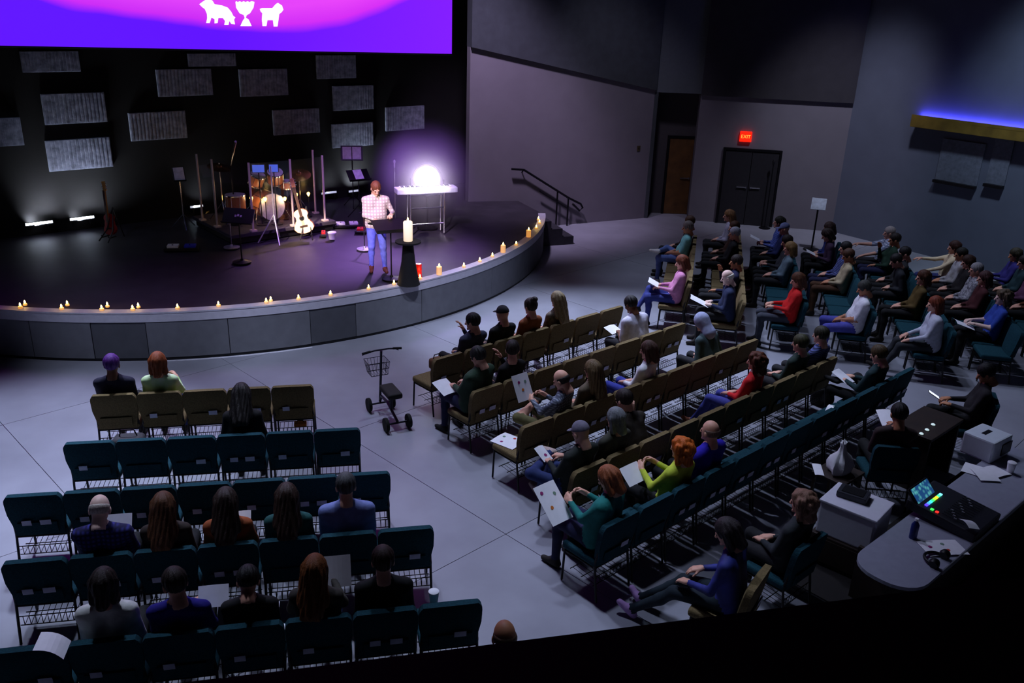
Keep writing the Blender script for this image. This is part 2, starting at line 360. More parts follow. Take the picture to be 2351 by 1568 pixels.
cx, cz = scr(640, 92)[0], None
u_ = mth('SUBTRACT', sx.outputs['X'], cx)
pos = mth('MAXIMUM', u_, 0.0); neg = mth('MINIMUM', u_, 0.0)
edge = mth('ADD', mth('MULTIPLY', mth('MULTIPLY', pos, pos), .105), mth('MULTIPLY', mth('MULTIPLY', neg, neg), .030))
wv = N.new('ShaderNodeTexNoise'); wv.inputs['Scale'].default_value = .55; Lk.new(tc.outputs['Object'], wv.inputs['Vector'])
hgt = mth('SUBTRACT', mth('SUBTRACT', sx.outputs['Z'], .30), edge); hgt = mth('ADD', hgt, mth('MULTIPLY', mth('SUBTRACT', wv.outputs['Fac'], .5), .25))
fac = mth('MULTIPLY', hgt, 2.2)
rp = N.new('ShaderNodeValToRGB'); Lk.new(fac, rp.inputs[0]); e = rp.color_ramp.elements
e[0].position = 0; e[0].color = (*lin((98, 20, 255)), 1); e[1].position = 1; e[1].color = (*lin((226, 66, 250)), 1)
n2 = rp.color_ramp.elements.new(.35); n2.color = (*lin((205, 44, 246)), 1)
rx = N.new('ShaderNodeMapRange'); Lk.new(sx.outputs['X'], rx.inputs[0]); rx.inputs[1].default_value = cx-1; rx.inputs[2].default_value = LW
mx = N.new('ShaderNodeMix'); mx.data_type = 'RGBA'; mx.blend_type = 'ADD'; Lk.new(mth('MULTIPLY', rx.outputs[0], .5), mx.inputs['Factor']); Lk.new(rp.outputs[0], mx.inputs['A']); mx.inputs['B'].default_value = (.22, .012, 0, 1)
Lk.new(mx.outputs['Result'], b.inputs['Emission Color']); b.inputs['Emission Strength'].default_value = 1.0
MB().box((LW/2, 0, SHH/2), (LW, .02, SHH)).build('display', m, scn)
ICON = mat('icon_white', (255, 255, 255), .5, var=0, emis=(250, 250, 255), estr=1.3)
Z = 700/2195
icons = {'lion_icon': [(1435, 30), (1470, 5), (1500, -10), (1530, 5), (1545, 30), (1600, 40), (1640, 55), (1665, 85), (1680, 115), (1695, 125), (1685, 140), (1692, 175), (1665, 172), (1652, 150), (1645, 178), (1615, 178), (1620, 150), (1605, 130), (1572, 130), (1567, 165), (1545, 168), (1545, 137), (1522, 127), (1510, 165), (1485, 165), (1492, 130), (1490, 100), (1475, 65), (1455, 50)],
 'chalice_icon': [(1695, 14), (1702, 8), (1712, 16), (1726, 8), (1740, 16), (1754, 8), (1768, 16), (1782, 8), (1796, 16), (1812, 8), (1832, 14), (1825, 55), (1800, 95), (1775, 110), (1770, 128), (1790, 140), (1812, 188), (1730, 188), (1750, 145), (1762, 130), (1755, 108), (1725, 95), (1700, 55)],
 'lamb_icon': [(1870, 65), (1885, 58), (1960, 58), (1985, 30), (2000, 20), (2030, 40), (2040, 70), (2025, 90), (2010, 100), (2005, 140), (1998, 190), (1970, 190), (1965, 145), (1925, 145), (1918, 188), (1890, 188), (1885, 140), (1888, 95), (1875, 80)]}
for nm, pts in icons.items():
    q = [scr(x*Z, y*Z) for x, y in pts]
    MB().slab([(x, -.012, z) for x, z in q], (0, -.006, 0)).build(nm, ICON, scn)
# textured wall panels on the backdrop
WP = mat('corrugated_panel', (128, 132, 150), .7, var=.45, scale=9, bump=.6)
BA, BB_ = bd(0)+BDN*.0, bd(1)+BDN*.0
panels = [(98, 243, 213, 283), (108, 256, 318, 388), (-20, 50, 270, 335), (48, 182, 117, 165), (297, 427, 256, 320), (360, 486, 158, 220), (430, 540, 122, 152), (549, 659, 158, 220), (626, 732, 250, 307), (763, 856, 196, 252), (761, 855, 282, 336), (884, 972, 244, 298), (725, 815, 126, 180), (395, 470, 30, 70)]
for x0, x1, y0, y1 in panels:
    c = W((x0+x1)/2, (y0+y1)/2, BA, BB_); l = W(x0, (y0+y1)/2, BA, BB_); r = W(x1, (y0+y1)/2, BA, BB_)
    wd = np.linalg.norm(r-l); ht = W((x0+x1)/2, y0, BA, BB_)[2]-W((x0+x1)/2, y1, BA, BB_)[2]
    if y1 < 110: continue
    o = thing('wall_panel', 'pale textured rectangular panel mounted on the black backdrop', 'wall panel', (*(c[:2]+BDN*.002), c[2]), BDA, 'textured panels on the backdrop')
    MB().rbox((0, -.035, 0), (wd, .05, ht), .006).build('face', WP, o)
    # shallow ribs so the face is corrugated
    rb = MB()
    for k in range(16): rb.box((-wd/2+wd*(k+.5)/16, -.064, 0), (wd/32, .012, ht-.02))
    rb.build('ribs', WP, o); MB().box((0, -.005, 0), (wd-.1, .01, ht-.1)).build('mount', BLACK, o)
# light bars on the floor along the backdrop
def led_bar(px0, px1, py, strength, up, lab=None):
    a = W(px0, py, bd(0)+BDN*.16, bd(1)+BDN*.16); b2 = W(px1, py-.17*(px1-px0), bd(0)+BDN*.16, bd(1)+BDN*.16); c = (a+b2)/2; print('bar', c, 'z', a[2], b2[2])
    v = (b2-a)[:2]; L = np.linalg.norm(v); ang = math.atan2(v[1], v[0])
    o = thing('light_bar', lab or 'dim pale light bar on stage floor against the backdrop', 'light bar', (c[0], c[1], max(TH, c[2]-.14)), BDA, None if strength > 5 else 'dim light bars')
    MB().rbox((0, 0, .13), (L, .07, .07), .01).build('housing', BLACK, o)
    MB().box((0, -.037, .14), (L-.03, .006, .045)).build('lens', mat('led_lens_%d' % int(strength*10), (230, 240, 255), .4, var=0, emis=(222, 232, 255), estr=strength), o)
    for s in (-1, 1): MB().box((s*(L/2-.08), 0, .05), (.04, .10, .10)).build('foot', DARKMETAL, o)
    if up:
        d = bpy.data.lights.new('bar_light', 'AREA'); d.shape = 'RECTANGLE'; d.size = L; d.size_y = .05; d.energy = up; d.color = (.78, .86, 1); d.spread = math.radians(110)
        lo = bpy.data.objects.new('bar_light', d); COL.objects.link(lo); lo.location = (c[0]+BDN[0]*.1, c[1]+BDN[1]*.1, TH+.2)
        tgt = Vector((c[0]+.9*BDU[0]-BDN[0]*.75, c[1]+.9*BDU[1]-BDN[1]*.75, TH+2.2)); lo.rotation_euler = (tgt-lo.location).to_track_quat('-Z', 'Y').to_euler()
    return o
led_bar(56, 121, 517, 14, 26, 'wide bright white light bar at the foot of the backdrop'); led_bar(158, 216, 505, 8, 18, 'slimmer bright white light bar nearer the red guitar')
for a, b2, py, u in ((434, 466, 476, 3), (735, 772, 445, 4), (798, 822, 440, 12)): led_bar(a, b2, py, .55, u)

# candles on the rim
WAX = mat('candle_wax', (250, 225, 170), .6, var=.05, emis=(255, 170, 70), estr=.55)
FLAME = mat('flame', (255, 230, 150), .5, var=0, emis=(255, 206, 110), estr=26)
def candle(p, r, h, label, group):
    o = thing('candle', label, 'candle', p, 0, group)
    MB().lathe([(r*.9, 0), (r, .004), (r, h-.006), (r*.85, h)], n=14).build('wax', WAX, o, True)
    MB().tube([(0, 0, h-.002), (0, 0, h+.012)], .003, 5).build('wick', BLACK, o)
    MB().lathe([(.004, h+.006), (.014, h+.02), (.012, h+.034), (.003, h+.055)], n=10).build('flame', FLAME, o, True)
    return o
def glow(p, e):
    light('POINT', 'candle_glow', p, e, (1, .68, .32), shadow_soft_size=.03)
rim = [(47, 704), (142, 707), (234, 709), (305, 709), (408, 706), (502, 700), (612, 693), (687, 686), (763, 678), (855, 666), (913, 654), (977, 642), (1020, 630), (1081, 614), (1118, 601), (1150, 590), (1170, 578), (1203, 562), (1224, 541), (1237, 522), (1243, 510), (1236, 502)]
for i, (px, py) in enumerate(rim):
    p = P(px, py+4, TH); v = p[:2]-SC; r_ = np.linalg.norm(v); v = v/r_; rr = min(r_, SR-.07); p = np.array([*(SC+v*rr), TH])
    big = i in (12, 16, 18)
    candle(p, .05 if big else .034, .15 if big else .036, 'tall pillar candle burning on the stage rim' if big else 'small tea candle burning on the stage rim', 'pillar candles on the rim' if big else 'tea candles on the rim')
    glow((p[0], p[1], TH+(.28 if big else .16)), .35 if big else .22)
for px, py in ((58, 698), (155, 699), (247, 702), (318, 704), (622, 689)):
    p = P(px, py+3, TH); candle(p, .03, .03, 'tiny tea light set back from the stage rim', 'tiny tea lights')
# small warm lights inside the drum kit
for px, py, z in ((535, 457, 1.45), (577, 455, 1.5), (609, 457, 1.5), (654, 456, 1.45), (680, 447, 1.5), (708, 445, 1.5)):
    p = P(px, py, z); o = thing('string_lamp', 'small round warm lamp glowing beside the drum kit', 'lamp', p, 0, 'warm lamps around the drums')
    MB().lathe([(.01, -.05), (.02, -.03), (.035, 0), (.03, .025), (.006, .04)], n=12).build('bulb', mat('warm_bulb', (255, 220, 140), .5, var=0, emis=(255, 190, 80), estr=10), o, True)
    MB().tube([(0, 0, -.05), (0, 0, -(z-1.02))], .008, 6).build('stem', BLACK, o); MB().lathe([(.06, -(z-1.02)), (.06, -(z-1.02)+.015)], n=12).build('base', BLACK, o)
    light('POINT', 'bulb_glow', tuple(p+np.array([0, -.06, 0])), 2.2, (1, .7, .35), shadow_soft_size=.04)

# drum riser and kit (local frame: x along the riser front, y to the back)
RA = math.radians(41); RO = np.array([-5.51, 16.45]); RU = rot2(RA); RV = np.array([-RU[1], RU[0]])
def rl(x, y, z=0): return (*(RO+RU*x+RV*y), z)
RZ = 1.0
ri = thing('drum_riser', 'low black carpeted riser under the drum kit', 'riser', rl(1.1, .95, TH), RA)
MB().rbox((0, 0, .155), (2.3, 1.95, .07), .01).build('deck', mat('riser_carpet', (52, 46, 58), .95, var=.2, scale=30), ri)
MB().box((0, 0, .06), (2.2, 1.85, .12)).build('skirt', BLACK, ri)
SHELL = mat('drum_shell_amber', (176, 104, 62), .3, spec=.6, var=.2, scale=4); HEAD = mat('drum_head', (225, 220, 225), .5)
CYM = mat('cymbal_bronze', (190, 130, 70), .25, .9, var=.12, scale=20)
def drum(name, label, loc, r, h, axis, stand, cat='drum'):
    o = thing(name, label, cat, loc, RA); ax = Vector(axis).normalized()
    MB().lathe([(r, -h/2), (r, h/2)], n=28, axis=ax).build('shell', SHELL, o, True)
    for s in (-1, 1):
        MB().lathe([(r+.012, s*h/2-.012), (r+.012, s*h/2+.012)], n=28, axis=ax).build('hoop', CHROME, o, True)
        MB().lathe([(r*.985, s*h/2-.004), (r*.985, s*h/2+.014)], n=28, axis=ax).build('drum_head', HEAD, o, True)
    R = Vector((0, 0, 1)).rotation_difference(ax).to_matrix(); lg = MB()
    for k in range(8):
        t = 2*math.pi*k/8; c = R @ Vector((math.cos(t)*(r+.01), math.sin(t)*(r+.01), 0)); e = ax*(h/2)
        lg.tube([c-e, c+e], .006, 5)
    lg.build('lugs', CHROME, o)
    for pts in stand: MB().tube(pts, .011, 7).build('leg', CHROME, o, True)
    return o
bz = RZ+.30
drum('bass_drum', 'large amber bass drum lying on its side on the riser', rl(1.15, .85, bz), .28, .42, (0, -1, 0), [[(-.27, -.1, 0), (-.40, -.25, -.30)], [(.27, -.1, 0), (.40, -.25, -.30)]])
drum('rack_tom', 'small amber tom mounted over the bass drum beside the tablets', rl(.95, .85, RZ+.86), .15, .22, (.15, -.45, .9), [[(0, 0, -.08), (.1, 0, -.30)]])
drum('rack_tom', 'second small amber tom over the bass drum nearer the acoustic guitar', rl(1.38, .90, RZ+.86), .16, .23, (-.15, -.45, .9), [[(0, 0, -.08), (-.1, 0, -.30)]])
drum('floor_tom', 'deep amber floor tom standing on chrome legs', rl(.42, .75, RZ+.42), .2, .38, (0, 0, 1), [[(.2*math.cos(t), .2*math.sin(t), .05), (.22*math.cos(t), .22*math.sin(t), -.42)] for t in (.5, 2.6, 4.7)])
drum('snare_drum', 'shallow snare drum on a tripod stand behind the kit', rl(1.75, 1.15, RZ+.62), .18, .14, (0, 0, 1), [[(0, 0, -.07), (0, 0, -.35), (.25*math.cos(t), .25*math.sin(t), -.62)] for t in (0, 2.1, 4.2)])
def cymbal(label, loc, r, tilt, hgt):
    o = thing('cymbal_stand', label, 'cymbal', loc, RA)
    MB().lathe([(r, -.02), (r*.6, .0), (r*.25, .012), (r*.2, .04), (.01, .055)], (0, 0, hgt), 28, (tilt[0], tilt[1], 1)).build('cymbal', CYM, o, True)
    MB().tube([(0, 0, hgt+.08), (0, 0, .35)], .011, 7).build('pole', CHROME, o, True)
    for t in (.3, 2.4, 4.5): MB().tube([(0, 0, .4), (.3*math.cos(t), .3*math.sin(t), .01)], .01, 6).build('leg', CHROME, o, True)
cymbal('bronze crash cymbal on tall stand beside the floor tom', rl(.32, 1.18, RZ), .24, (.1, -.25), 1.12)
cymbal('bronze ride cymbal on stand over the snare side', rl(1.78, .62, RZ), .25, (-.2, -.3), .92)
cymbal('paired hi-hat cymbals on a thin stand', rl(1.95, 1.35, RZ), .17, (0, 0), .8)
o = thing('drum_throne', 'round padded drummer stool behind the kit', 'stool', rl(1.25, 1.6, RZ), RA)
MB().lathe([(.16, .46), (.18, .5), (.17, .54), (.05, .56)], n=20).build('seat', BLACK, o, True)
for t in (.3, 2.4, 4.5): MB().tube([(0, 0, .46), (0, 0, .3), (.25*math.cos(t), .25*math.sin(t), .01)], .014, 7).build('leg', CHROME, o, True)
# tablets with blue screens above the kit
for k, (px, py, wd) in enumerate(((593, 387, .26), (628, 386, .2))):
    p = P(px, py, 2.15); o = thing('tablet_stand', ('wide' if k == 0 else 'narrow')+' blue glowing tablet on a thin stand above the drums', 'tablet', (p[0], p[1], RZ), math.radians(15))
    MB().rbox((0, 0, p[2]-RZ), (wd, .02, .17), .008, 0, -.25).build('tablet_body', BLACK, o)
    MB().box((0, -.013, p[2]-RZ), (wd-.03, .004, .145), 0, 0, -.25).build('tablet_screen', mat('tablet_blue', (60, 90, 190), .4, var=0, emis=(74, 100, 200), estr=.9), o)
    MB().tube([(0, .01, p[2]-RZ), (0, .03, .02)], .012, 7).build('pole', DARKMETAL, o, True); MB().lathe([(.12, 0), (.12, .02)], n=16).build('base', DARKMETAL, o)
# boom arm at the back of the kit
p = P(530, 380, 2.2); o = thing('microphone_boom', 'slanted pale overhead microphone boom rising over the drums', 'microphone stand', (p[0], p[1], RZ))
t_ = P(541, 325, 2.85)
MB().tube([(0, 0, .02), (0, 0, p[2]-RZ)], .012, 7).build('pole', DARKMETAL, o, True); MB().lathe([(.12, 0), (.12, .02)], n=16).build('base', DARKMETAL, o)
MB().tube([(0, 0, p[2]-RZ), (t_[0]-p[0], t_[1]-p[1], t_[2]-RZ)], [.014, .022], 8).build('boom', CHROME, o, True)
# clear drum shield
GL = bpy.data.materials.new('clear_acrylic'); GL.use_nodes = True; nt = GL.node_tree; nt.nodes.remove(nt.nodes['Principled BSDF'])
tr = nt.nodes.new('ShaderNodeBsdfTransparent'); tr.inputs[0].default_value = (.93, .93, .95, 1); gs = nt.nodes.new('ShaderNodeBsdfGlossy'); gs.inputs['Roughness'].default_value = .08
ms = nt.nodes.new('ShaderNodeMixShader'); ms.inputs[0].default_value = .05
nt.links.new(tr.outputs[0], ms.inputs[1]); nt.links.new(gs.outputs[0], ms.inputs[2]); nt.links.new(ms.outputs[0], nt.nodes['Material Output'].inputs['Surface'])
dsx = thing('drum_shield', 'clear folding acrylic screen with pale posts around the drums', 'drum shield', rl(0, 0, RZ), RA)
pts = [(-.02, 1.45), (.0, .75), (.45, .06), (1.3, .02), (2.05, .08), (2.22, .8)]
for (x, y) in pts:
    MB().tube([(x, y, 0.0), (x, y, 1.36)], .022, 10).build('post', mat('acrylic_post', (190, 170, 165), .25, spec=.6, var=.05), dsx, True)
    MB().rbox((x, y, .02), (.12, .12, .04), .01).build('foot', mat('acrylic_post', (0, 0, 0)), dsx)
for (a, b2) in zip(pts, pts[1:]):
    a = np.array(a); b2 = np.array(b2); d = b2-a; L = np.linalg.norm(d); c = (a+b2)/2
    MB().box((c[0], c[1], .70), (L-.05, .008, 1.28), math.atan2(d[1], d[0])).build('panel', GL, dsx)
# acoustic guitar
def guitar_outline(w1, w2, wa, L):
    pts = []
    for k in range(41):
        t = k/40; z = t*L
        f = w2*math.sin(math.pi*min(1, t/.58))**.62 if t < .36 else None
        # lower bout, waist, upper bout
        keys = [(0, 0), (.03, .45*w2), (.10, .80*w2), (.22, w2), (.34, .94*w2), (.48, .74*w2), (.56, wa), (.66, .80*w1), (.78, w1), (.88, .92*w1), (.95, .62*w1), (1, .18*w1)]
        for (a, va), (b3, vb) in zip(keys, keys[1:]):
            if a <= t <= b3: s = (t-a)/(b3-a); s = s*s*(3-2*s); v = va+(vb-va)*s; break
        pts.append((v, z))
    return pts
def guitar(name, label, loc, yaw, tilt, cols, body, acoustic):
    o = thing(name, label, 'guitar', loc, yaw); L, wl, wu, wa, th = body
    Rm = Matrix.Rotation(tilt[1], 4, 'Y') @ Matrix.Rotation(tilt[0], 4, 'X')
    def fin(mb, nm, mt, sm=False, par=None):
        ob = mb.build(nm, mt, o if par is None else par, sm); ob.data.transform(Rm); return ob
    prof = guitar_outline(wu, wl, wa, L); poly = [(x, -th/2, z+.10) for x, z in prof]+[(-x, -th/2, z+.10) for x, z in prof[::-1][1:-1]]
    bd_ = fin(MB().slab(poly, (0, th, 0)), 'body', cols[0])
    pol2 = [(x*.97, -th/2-.003, (z-L/2)*.985+L/2+.10) for x, z in prof]+[(-x*.97, -th/2-.003, (z-L/2)*.985+L/2+.10) for x, z in prof[::-1][1:-1]]
    fin(MB().slab(pol2, (0, .004, 0)), 'soundboard', cols[1])
    if acoustic:
        fin(MB().lathe([(.05, 0), (.05, .004)], (0, -th/2-.004, L*.62+.10), 24, (0, -1, 0)), 'sound_hole', BLACK)
    fin(MB().box((0, -th/2-.012, L*.30+.10), (.15, .016, .03)), 'bridge', mat('rosewood', (60, 34, 24), .5))
    fin(MB().box((0, -th/2-.012, L+.10+.18), (.052, .03, .52)), 'neck', cols[2])
    fin(MB().box((0, -th/2-.030, L+.10+.13), (.050, .006, .60)), 'fretboard', mat('fretboard', (70, 44, 30) if acoustic else (120, 84, 40), .5))
    hd = fin(MB().box((0, -th/2+.0, L+.10+.52), (.075, .02, .18), 0, 0, .15), 'headstock', cols[2])
    for s in (-1, 1):
        for k in range(3): fin(MB().lathe([(.008, -.02), (.008, .02)], (s*.05, -th/2+.0, L+.57+.05*k), 8, (1, 0, 0)), 'tuning_peg', CHROME)
    st_ = MB()
    for k in range(6): st_.tube([((k-2.5)*.009, -th/2-.026, L*.30+.10), ((k-2.5)*.007, -th/2-.036, L+.10+.44)], .0012, 4)
    fin(st_, 'strings', CHROME)
    sd_ = thing('guitar_stand', 'black folding stand holding the '+label.split(' ', 1)[0]+' guitar' if False else 'black stand under the '+label, 'guitar stand', loc, yaw)
    for s in (-1, 1):
        MB().tube([(s*.12, -.20, .012), (s*.08, -.02, .20), (0, .12, .62)], .012, 7).build('leg', BLACK, sd_, True)
        MB().tube([(s*.09, .03, .085), (s*.09, -.13, .075), (s*.09, -.15, .12)], .012, 7).build('yoke', BLACK, sd_, True)
    MB().tube([(0, .12, .62), (0, .30, .012)], .012, 7).build('rear_leg', BLACK, sd_, True)
    return o
p = P(706, 551, TH)
guitar('acoustic_guitar', 'pale blond acoustic guitar leaning on a stand before the drums', (p[0], p[1], TH+.04), math.radians(8), (-.16, -.22), [mat('guitar_side', (170, 96, 50), .35), mat('spruce_top', (255, 226, 170), .3, var=.06), mat('guitar_neck', (176, 120, 84), .4)], (.50, .20, .145, .12, .10), True)
p = P(258, 556, TH)
guitar('electric_guitar', 'red solid-body electric guitar with amber neck on a stand', (p[0], p[1], TH+.04), math.radians(-24), (-.18, -.20), [mat('guitar_red', (150, 14, 26), .3), mat('guitar_red', (0, 0, 0)), mat('maple_neck', (176, 118, 54), .4)], (.42, .16, .13, .115, .05), False)
# music stands
def music_stand(label, px, py, zt, yaw, tilt, page, tray=(.5, .34), c=BLACK, pole=CHROME, base='tripod'):
    p = P(px, py, TH); o = thing('music_stand', label, 'music stand', (p[0], p[1], TH), yaw)
    MB().tube([(0, 0, .06 if base == 'disc' else .25), (0, 0, zt)], .013, 8).build('pole', pole, o, True)
    if base == 'tripod':
        for t in (.5, 2.6, 4.7): MB().tube([(0, 0, .3), (.26*math.cos(t), .26*math.sin(t), .012)], .011, 7).build('leg', pole, o, True)
    else: MB().lathe([(.17, 0), (.17, .015), (.03, .04), (.02, .07)], n=24).build('base', pole, o, True)
    MB().rbox((0, 0, zt), (tray[0], .015, tray[1]), .005, 0, tilt).box((0, -.03*math.cos(tilt)+tray[1]*.48*math.sin(tilt), zt-.03*math.sin(tilt)-tray[1]*.48*math.cos(tilt)), (tray[0], .06, .012), 0, 0, tilt).build('tray', c, o)
    if page:
        for k in range(page): 
            x = (k-(page-1)/2)*.22; MB().box((x, -.012*math.cos(tilt), zt-.012*math.sin(tilt)), (.2, .003, .28), 0, 0, tilt).build('sheet', mat('stage_sheet', (215, 205, 225), .7), o)
    return o
music_stand('small music stand with a pale sheet beside the red guitar', 424, 524, 1.12, math.radians(30), -.5, 1, (.24, .30))
music_stand('wide black music stand with white marks before the drum riser', 556, 602, .86, math.radians(-8), -.6, 0, (.58, .30), base='disc', pole=DARKMETAL)
music_stand('tall music stand with two pale sheets near the backdrop', 812, 475, 1.25, math.radians(10), -.3, 2, (.5, .34), pole=DARKMETAL)
music_stand('leaning music stand with a sheet behind the speaker', 826, 500, .95, math.radians(35), -.8, 1, (.5, .3), pole=DARKMETAL)
music_stand('black music stand used as lectern in front of the speaker', 899, 640, .95, math.radians(26), -1.2, 0, (.60, .40), pole=DARKMETAL, base='disc')
wm = [o for o in COL.objects if o.get('label', '').startswith('wide black music')][0]
for k in range(3): MB().rbox((-.04+.05*k, -.025, .87+.012*(k % 2)), (.035, .004, .04), .001, 0, -.6).build('sticker', mat('sticker_pale', (190, 175, 210), .6), wm)
# microphone stands
def mic_stand(label, px, py, h, boom, lean=0):
    p = P(px, py, TH); o = thing('microphone_stand', label, 'microphone stand', (p[0], p[1], TH))
    MB().lathe([(.15, 0), (.15, .015), (.03, .03), (.02, .06)], n=24).build('base', mat('stand_grey', (180, 175, 185), .4, .5), o, True)
    MB().tube([(0, 0, .05), (0, 0, h)], .011, 8).build('pole', CHROME, o, True)
    e = (boom[0], boom[1], h+boom[2]); MB().tube([(-boom[0]*.3, -boom[1]*.3, h-boom[2]*.3), e], .009, 7).build('boom', CHROME, o, True)
    MB().lathe([(.014, -.1), (.018, -.02), (.026, 0), (.026, .03), (.012, .05)], e, 12, (boom[0], boom[1], boom[2]+.02)).build('microphone', DARKMETAL, o, True)
    return o
mic_stand('round-based microphone stand behind the speaker', 837, 572, .75, (.3, -.1, .1))
mic_stand('short chrome microphone stand before the drum riser', 532, 568, .5, (.12, .10, .12))
p = P(640, 552, TH); o = thing('tripod_stand', 'tall pale tripod stand at the front of the drum riser', 'stand', (p[0]-.03, p[1]-.12, TH))
for t in (3.6, 5.2, 1.6): MB().tube([(0, 0, .55), (.34*math.cos(t), .34*math.sin(t), .012)], .014, 7).build('leg', mat('stand_grey', (180, 175, 185)), o, True)
MB().tube([(0, 0, .4), (0, 0, 1.5)], .013, 8).build('pole', mat('stand_grey', (180, 175, 185)), o, True)
# pedals, cups and clutter
def pedal(label, px, py, wd, cols, ang=0, n=2):
    p = P(px, py, TH); o = thing('effects_pedalboard', label, 'pedalboard', (p[0], p[1], TH), ang)
    MB().rbox((0, 0, .03), (wd, .28, .05), .01).build('board', BLACK, o)
    for k in range(n):
        x = (k-(n-1)/2)*wd/n
        b3 = MB().rbox((x, 0, .075), (wd/n*.66, .17, .045), .008).build('pedal', cols[k % len(cols)], o)
        MB().lathe([(.014, .097), (.014, .115)], (x, -.05, 0), 10).build('switch', CHROME, b3)
    return o
PW = mat('pedal_white', (235, 232, 240), .4); PB = mat('pedal_blue', (40, 50, 200), .4); PR = mat('pedal_red', (210, 30, 34), .4)
pedal('low pedalboard with white and blue pedals in front of the red guitar', 418, 573, .62, [PW, PB], .2)
pedal('pedalboard with two white pedals beyond the acoustic guitar', 797, 520, .55, [PW], .3)
pedal('small red pedal topped white behind the speaker', 829, 533, .24, [PR], .1, 1)
pedal('tiny red pedal beside the acoustic guitar', 743, 541, .12, [PR], .2, 1)
p = P(763, 549, TH); o = thing('paper_cup', 'white round tub standing on the stage between guitar and speaker', 'tub', (p[0], p[1], TH))
MB().lathe([(.06, 0), (.08, .12), (.085, .125), (.08, .13)], n=20).build('tub', WHITE, o, True); MB().lathe([(.087, .125), (.087, .145), (.07, .15)], n=20).build('lid', WHITE, o, True)
# paschal candle, stand and red jar
p = P(938, 652, TH); o = thing('candle_pedestal', 'black flared pedestal table carrying the big white candle', 'pedestal', (p[0], p[1], TH))
MB().lathe([(.20, 0), (.19, .03), (.12, .40), (.09, .72)], n=24).build('column', mat('black_cloth', (16, 14, 18), .9), o, True)
MB().lathe([(.09, .72), (.22, .74), (.22, .765)], n=28).build('top', mat('black_cloth', (0, 0, 0)), o, True)
o = thing('pillar_candle', 'big white pillar candle glowing on the black pedestal', 'candle', (p[0], p[1], TH+.765))
MB().lathe([(.07, 0), (.078, .01), (.08, .32), (.07, .34)], n=24).build('wax', mat('white_wax', (255, 245, 225), .5, var=.03, emis=(255, 226, 190), estr=.9), o, True)
MB().tube([(0, 0, .335), (0, 0, .36)], .004, 5).build('wick', BLACK, o)
MB().lathe([(.004, .35), (.016, .365), (.013, .385), (.003, .41)], n=10).build('flame', FLAME, o, True)
glow((p[0], p[1]-.05, TH+1.22), 2)
p = P(961, 637, TH); o = thing('jar_candle', 'red ribbed glass candle jar beside the black pedestal', 'candle jar', (p[0], p[1], TH))
MB().lathe([(.055, 0), (.06, .01), (.056, .06), (.062, .09), (.056, .12), (.062, .15), (.056, .18), (.06, .24), (.05, .25)], n=20).build('jar', mat('red_glass', (200, 22, 14), .25, var=.05, emis=(210, 20, 10), estr=.5), o, True)
# keyboard on its frame stand, with the glaring lamp
ka, kb = P(908, 435, TH+.95), P(1046, 429, TH+.95); kd = (kb-ka)[:2]; kL = np.linalg.norm(kd); kang = math.atan2(kd[1], kd[0]); kc = (ka+kb)/2
o = thing('keyboard', 'long white electronic keyboard on a tubular stand', 'keyboard', (kc[0], kc[1], TH+.86), kang)
MB().rbox((0, 0, .06), (kL, .32, .11), .02).build('case', mat('keyboard_white', (225, 222, 235), .4), o)
kw = MB(); kbk = MB()
for k in range(36): kw.box((-kL/2+.12+(kL-.2)*k/36, .07, .12), ((kL-.2)/36*.9, .14, .014))
for k in range(35):
    if k % 7 not in (2, 6): kbk.box((-kL/2+.12+(kL-.2)*(k+.5)/36, .04, .13), ((kL-.2)/36*.5, .09, .02))
kw.build('white_keys', WHITE, o); kbk.build('black_keys', BLACK, o)
o = thing('keyboard_stand', 'pale tubular ladder stand under the white keyboard', 'keyboard stand', (kc[0], kc[1], TH), kang)
for s in (-1, 1):
    MB().tube([(s*.36, -.12, .01), (s*.36, -.12, .855)], .02, 8).build('leg', CHROME, o, True); MB().tube([(s*.36, .14, .01), (s*.36, .14, .855)], .02, 8).build('leg', CHROME, o, True)
    MB().tube([(s*.36, -.12, .83), (s*.36, .14, .83)], .018, 8).build('side_bar', CHROME, o, True)
for z in (.22, .56, .84): MB().tube([(-.36, -.12, z), (.36, -.12, z)], .016, 8).build('rung', CHROME, o, True)
p = P(908, 432, TH+.86); o = thing('microphone_stand', 'thin microphone stand at the end of the white keyboard', 'microphone stand', (p[0]-.05, p[1]+.25, TH))
MB().lathe([(.13, 0), (.13, .02), (.02, .04)], n=20).build('base', DARKMETAL, o, True); MB().tube([(0, 0, .03), (0, 0, 1.28)], .012, 8).build('pole', CHROME, o, True)
MB().lathe([(.014, -.12), (.018, -.02), (.028, 0), (.028, .03), (.012, .05)], (0, 0, 1.36), 12).build('microphone', mat('mic_silver', (190, 185, 200), .3, .6), o, True)
LP = np.array([kc[0]-.02, kc[1]+.42, TH+1.06])
o = thing('stage_lamp', 'glaring white spotlight behind the keyboard aimed at the hall', 'spotlight', (LP[0], LP[1], TH), 0)
tow = (EYE-LP); tow = tow/np.linalg.norm(tow); hz = LP[2]-TH
MB().lathe([(.14, -.40), (.20, -.32), (.30, -.08), (.32, 0), (.31, .02)], (0, 0, hz), 28, tuple(tow)).build('can', BLACK, o, True)
MB().lathe([(.27, .016), (.27, .03)], (0, 0, hz), 28, tuple(tow)).build('lens', mat('lamp_lens', (255, 250, 255), .4, var=0, emis=(245, 238, 255), estr=3.0), o, True)
yk = MB().tube([(-.35, 0, hz), (-.35, 0, hz-.30), (0, 0, hz-.38), (.35, 0, hz-.30), (.35, 0, hz)], .015, 7); yk.build('yoke', DARKMETAL, o, True)
